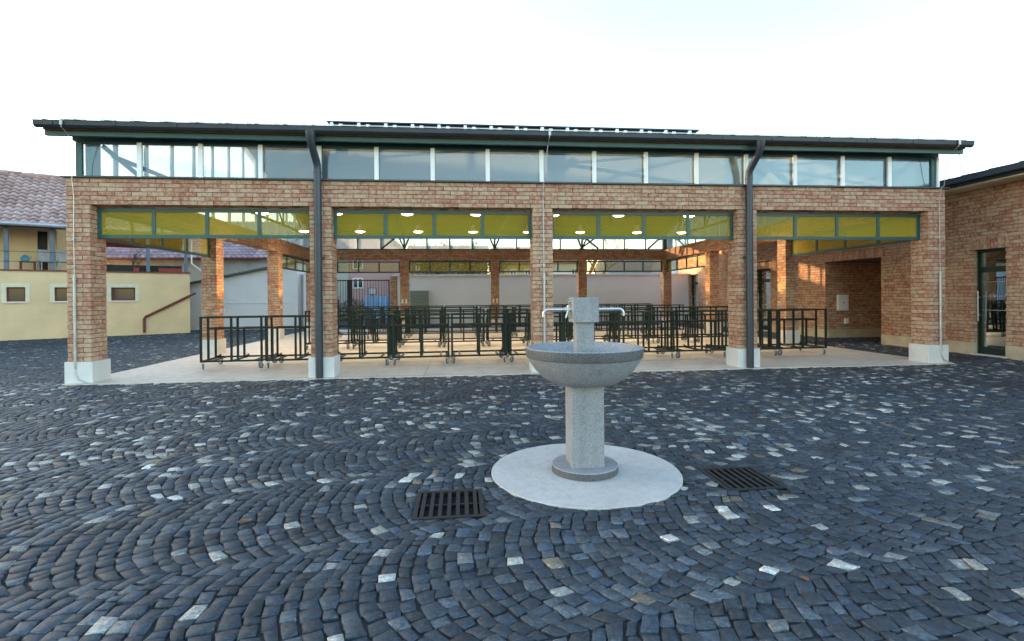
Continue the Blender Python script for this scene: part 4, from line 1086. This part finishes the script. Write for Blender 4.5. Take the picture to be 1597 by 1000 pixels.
# simple but complete houses beyond the wall
def house(name, label, x0, x1, y0, y1, ze, zr, wall, roofm, wins=(), axis='x', rooftile=True, loc=None, chim=None):
    t = thing(name, label, 'house', ((x0+x1)/2, y0, 0))
    b = MB(); b.box(x0, y0, -.03, x1, y1, ze)
    ym, xm = (y0+y1)/2, (x0+x1)/2
    if axis == 'x':
        for x in (x0, x1): b.poly([(x, y0, ze), (x, y1, ze), (x, ym, zr)])
    else:
        for y in (y0, y1): b.poly([(x0, y, ze), (x1, y, ze), (xm, y, zr)])
    part(b, 'wall', wall, t)
    b = MB(); o = .35; k = (zr-ze)/((y1-y0)/2 if axis == 'x' else (x1-x0)/2)
    def slab(P): b.hexa([(p[0], p[1], p[2]) for p in P]+[(p[0], p[1], p[2]+.12) for p in P])
    if axis == 'x':
        slab([(x0-o, y0-o, ze-o*k+.02), (x1+o, y0-o, ze-o*k+.02), (x1+o, ym, zr+.02), (x0-o, ym, zr+.02)]); slab([(x0-o, ym, zr+.021), (x1+o, ym, zr+.021), (x1+o, y1+o, ze-o*k+.02), (x0-o, y1+o, ze-o*k+.02)])
    else:
        slab([(x0-o, y0-o, ze-o*k+.02), (xm, y0-o, zr+.02), (xm, y1+o, zr+.02), (x0-o, y1+o, ze-o*k+.02)]); slab([(xm, y0-o, zr+.021), (x1+o, y0-o, ze-o*k+.02), (x1+o, y1+o, ze-o*k+.02), (xm, y1+o, zr+.021)])
    rf = part(b, 'roof', roofm, t)
    if chim:
        b = MB(); b.box(chim[0]-.25, chim[1]-.25, ze, chim[0]+.25, chim[1]+.25, chim[2]); b.box(chim[0]-.32, chim[1]-.32, chim[2]+.001, chim[0]+.32, chim[1]+.32, chim[2]+.1); part(b, 'chimney', 'mortar', rf)
    for (p, q, z0, z1) in wins:
        b = MB(); f = .08
        b.box(p, y0-.06, z0, q, y0-.005, z0+f); b.box(p, y0-.06, z1-f, q, y0-.005, z1); b.box(p, y0-.059, z0+f, p+f, y0-.005, z1-f); b.box(q-f, y0-.059, z0+f, q, y0-.005, z1-f); m2 = (p+q)/2; b.box(m2-.04, y0-.058, z0+f, m2+.04, y0-.005, z1-f)
        wn = part(b, 'window', 'white', t)
        g = MB(); g.poly([(p+f, y0-.03, z0+f), (q-f, y0-.03, z0+f), (q-f, y0-.03, z1-f), (p+f, y0-.03, z1-f)]); part(g, 'pane', 'winglass', wn)
    return t
M['pink'] = plain('pink_render', (.50, .30, .27), .9, var=.08); M['beige'] = plain('beige_render', (.46, .44, .38), .9, var=.08); M['ochre'] = plain('ochre_render', (.46, .33, .13), .9, var=.1); M['slate'] = plain('grey_roofing', (.17, .16, .165), .7, var=.15, scale=2)
M['rooftile'] = plain('red_roofing', (.27, .10, .06), .7, var=.25, scale=4)
M['brownw'] = plain('brown_render', (.24, .19, .14), .9, var=.2, scale=.8); M['palew'] = plain('pale_render', (.62, .58, .50), .9, var=.06)
house('pink_house', 'pink rendered house with white framed windows behind the metal gate', -1.5, 1.5, 28, 38, 5.4, 6.6, 'pink', 'rooftile', [(-1.25, -.55, 1.98, 2.72), (-1.25, -.55, 3.33, 4.1)], 'y')
house('beige_house', 'beige rendered house beside the pink house behind the gate', -6.5, -1.52, 27.9, 37, 4.6, 6.2, 'beige', 'rooftile', [(-4.6, -3.8, 2.0, 2.8)], 'x')
house('ochre_house', 'ochre yellow house with red roof far behind the boundary wall', 10.2, 14.5, 47, 56, 5.0, 7.0, 'ochre', 'rooftile', [(11.6, 12.3, 3.3, 4.3), (13.2, 13.9, 3.3, 4.3)], 'x')
house('cream_house', 'cream house with low red roof far behind the boundary wall', 15.2, 19.5, 46, 54, 5.0, 6.6, 'palew', 'rooftile', [(18.2, 18.9, 3.2, 4.3)], 'x')
house('grey_roofed_house', 'house with a long grey roof far behind the boundary wall', 22.5, 27.5, 45, 55, 3.7, 6.4, 'palew', 'slate', [(23.5, 24.2, 2.4, 3.3)], 'x')
house('white_gabled_house', 'white gabled house with dark roof far behind the boundary wall', 26.2, 30.5, 42.5, 52, 3.0, 5.6, 'white_wall', 'slate', [(28.6, 29.2, 3.1, 4.0)], 'y')
house('brown_house', 'brown house with tiled roof far behind the left end of the wall', 0.3, 9.3, 50, 58, 5.6, 7.4, 'brownw', 'slate', [(.9, 1.6, 4.1, 5.0), (2.6, 3.3, 4.1, 5.0), (4.3, 5.0, 4.1, 5.0), (6.0, 6.7, 4.1, 5.0), (7.7, 8.4, 4.1, 5.0)], 'x')
# blue fence, hedge and hoop behind the gate
t = thing('blue_fence', 'light blue corrugated metal fence behind the metal gate', 'fence', (2.2, 22, 0))
M['bluef'] = plain('light_blue_sheet', (.20, .33, .47), .5, var=.12, scale=2)
b = MB(); n = 40
n0 = len(b.v)
for i in range(n+1):
    x = .62+(3.4-.62)*i/n; y = 22+.03*(1 if (i//2) % 2 else -1)
    for (dy, z) in ((0, 0), (0, 1.42), (.02, 0), (.02, 1.42)): b.v.append((x, y+dy, z))
for i in range(n):
    a = n0+i*4; b.face((a, a+4, a+5, a+1)); b.face((a+2, a+3, a+7, a+6)); b.face((a+1, a+5, a+7, a+3))
part(b, 'sheets', 'bluef', t)
b = MB()
for x in (.66, 2.0, 3.36): b.box(x-.03, 22.06, -.03, x+.03, 22.12, 1.5)
part(b, 'post', 'zinc', t)
hd = MB(); leaf_cloud(hd, -.1, 22.4, .6, .95, .35, .72, 1500, .06)
tag(hd.build('hedge', 'green'), 'clipped dark green hedge left of the blue fence', 'hedge')
t = thing('brown_shed', 'low dark brown shed wall at the left end of the gate', 'shed', (-1.6, 22, 0))
b = MB(); b.box(-1.0, -.1, -.03, .62, .8, 1.25)
M['shed'] = plain('dark_brown_boards', (.055, .03, .028), .8, var=.2)
lpart(b, 'wall', 'shed', t)
b = MB(); b.hexa([(-1.1, -.2, 1.255), (.70, -.2, 1.255), (.70, .9, 1.40), (-1.1, .9, 1.40), (-1.1, -.2, 1.30), (.70, -.2, 1.30), (.70, .9, 1.45), (-1.1, .9, 1.45)]); lpart(b, 'roof', 'slate', t)
t = thing('basketball_hoop', 'small basketball hoop with square backboard above the blue fence', 'hoop', (1.0, 22.6, 0))
b = MB(); b.tube([(0, 0, -.03), (0, 0, 1.9)], .03, 8); lpart(b, 'pole', 'iron', t)
b = MB(); b.box(-.24, -.06, 1.50, -.21, -.04, 1.93); b.box(.21, -.06, 1.50, .24, -.04, 1.93); b.box(-.21, -.06, 1.50, .21, -.04, 1.53); b.box(-.21, -.06, 1.90, .21, -.04, 1.93)
b.mat = 1; b.box(-.209, -.055, 1.531, .209, -.045, 1.899); lpart(b, 'backboard', ['redwood', 'greypl'], t)
b = MB(); b.tube([(.11*math.cos(a*.5236), -.19+.11*math.sin(a*.5236), 1.56) for a in range(13)], .009, 6); lpart(b, 'ring', 'redwood', t)
bare_tree(3.3, 24.5, 5.2, 'slender leafless tree behind the right side of the metal gate', 3, 3)
bare_tree(4.6, 31, 4.8, 'bare tree with dry leaves behind the left end of the boundary wall', 5, 4)
bare_tree(7.4, 36, 5.0, 'bare brown tree in the middle behind the boundary wall', 9, 4)
bare_tree(8.9, 33, 6.6, 'leafless tree left of the ochre house', 12, 2)
bare_tree(19.0, 38, 8.0, 'bare branched tree left of the grey roofed house', 15)
bushy_tree(9.6, 40, 5.6, 1.6, 'dark green conifer beside the ochre house', 21)
bare_tree(-9.5, 17.6, 4.2, 'bare branched tree behind the open veranda', 33)

# fallen leaves on the cobbles
M['dryleaf'] = plain('fallen_leaf', (.16, .075, .03), .7, var=.3, scale=30)
for (x, y, a, q, lb) in ((4.985, -5.70, .4, .045, 'curled brown leaf lying on the cobbles left of the drain grate'), (7.845, -6.66, 2.0, .022, 'small orange leaf lying on the cobbles near the right front')):
    t = MB()
    n0 = len(t.v); N = 9
    for i in range(N):
        u = i/(N-1)*2-1; wd = q*.55*(1-u*u)**.8+.001
        for v in (-1, 0, 1): t.v.append((u*q, v*wd, .012+.010*abs(v)*math.cos(u*2)+.012*u*u))
    for i in range(N-1):
        for k in range(2): t.face((n0+i*3+k, n0+i*3+k+1, n0+i*3+k+4, n0+i*3+k+3))
    o = t.build('fallen_leaf', 'dryleaf'); o.location = (x, y, 0.003); o.rotation_euler = (0, 0, a); tag(o, lb, 'leaf', 'fallen leaves')

for i, (x, y, h, sd) in enumerate(((4.7, 25.0, 4.9, 41), (6.1, 26.5, 5.1, 42), (7.6, 28.0, 5.0, 43))):
    bushy_tree(x, y, h, 1.9, ['thick brown leaved tree nearest the gate pier behind the boundary wall', 'thick brown leaved tree above the louvred cabinet behind the wall', 'thick brown leaved tree third from the gate behind the wall'][i], sd, 'brownleaf', 'brown_tree')
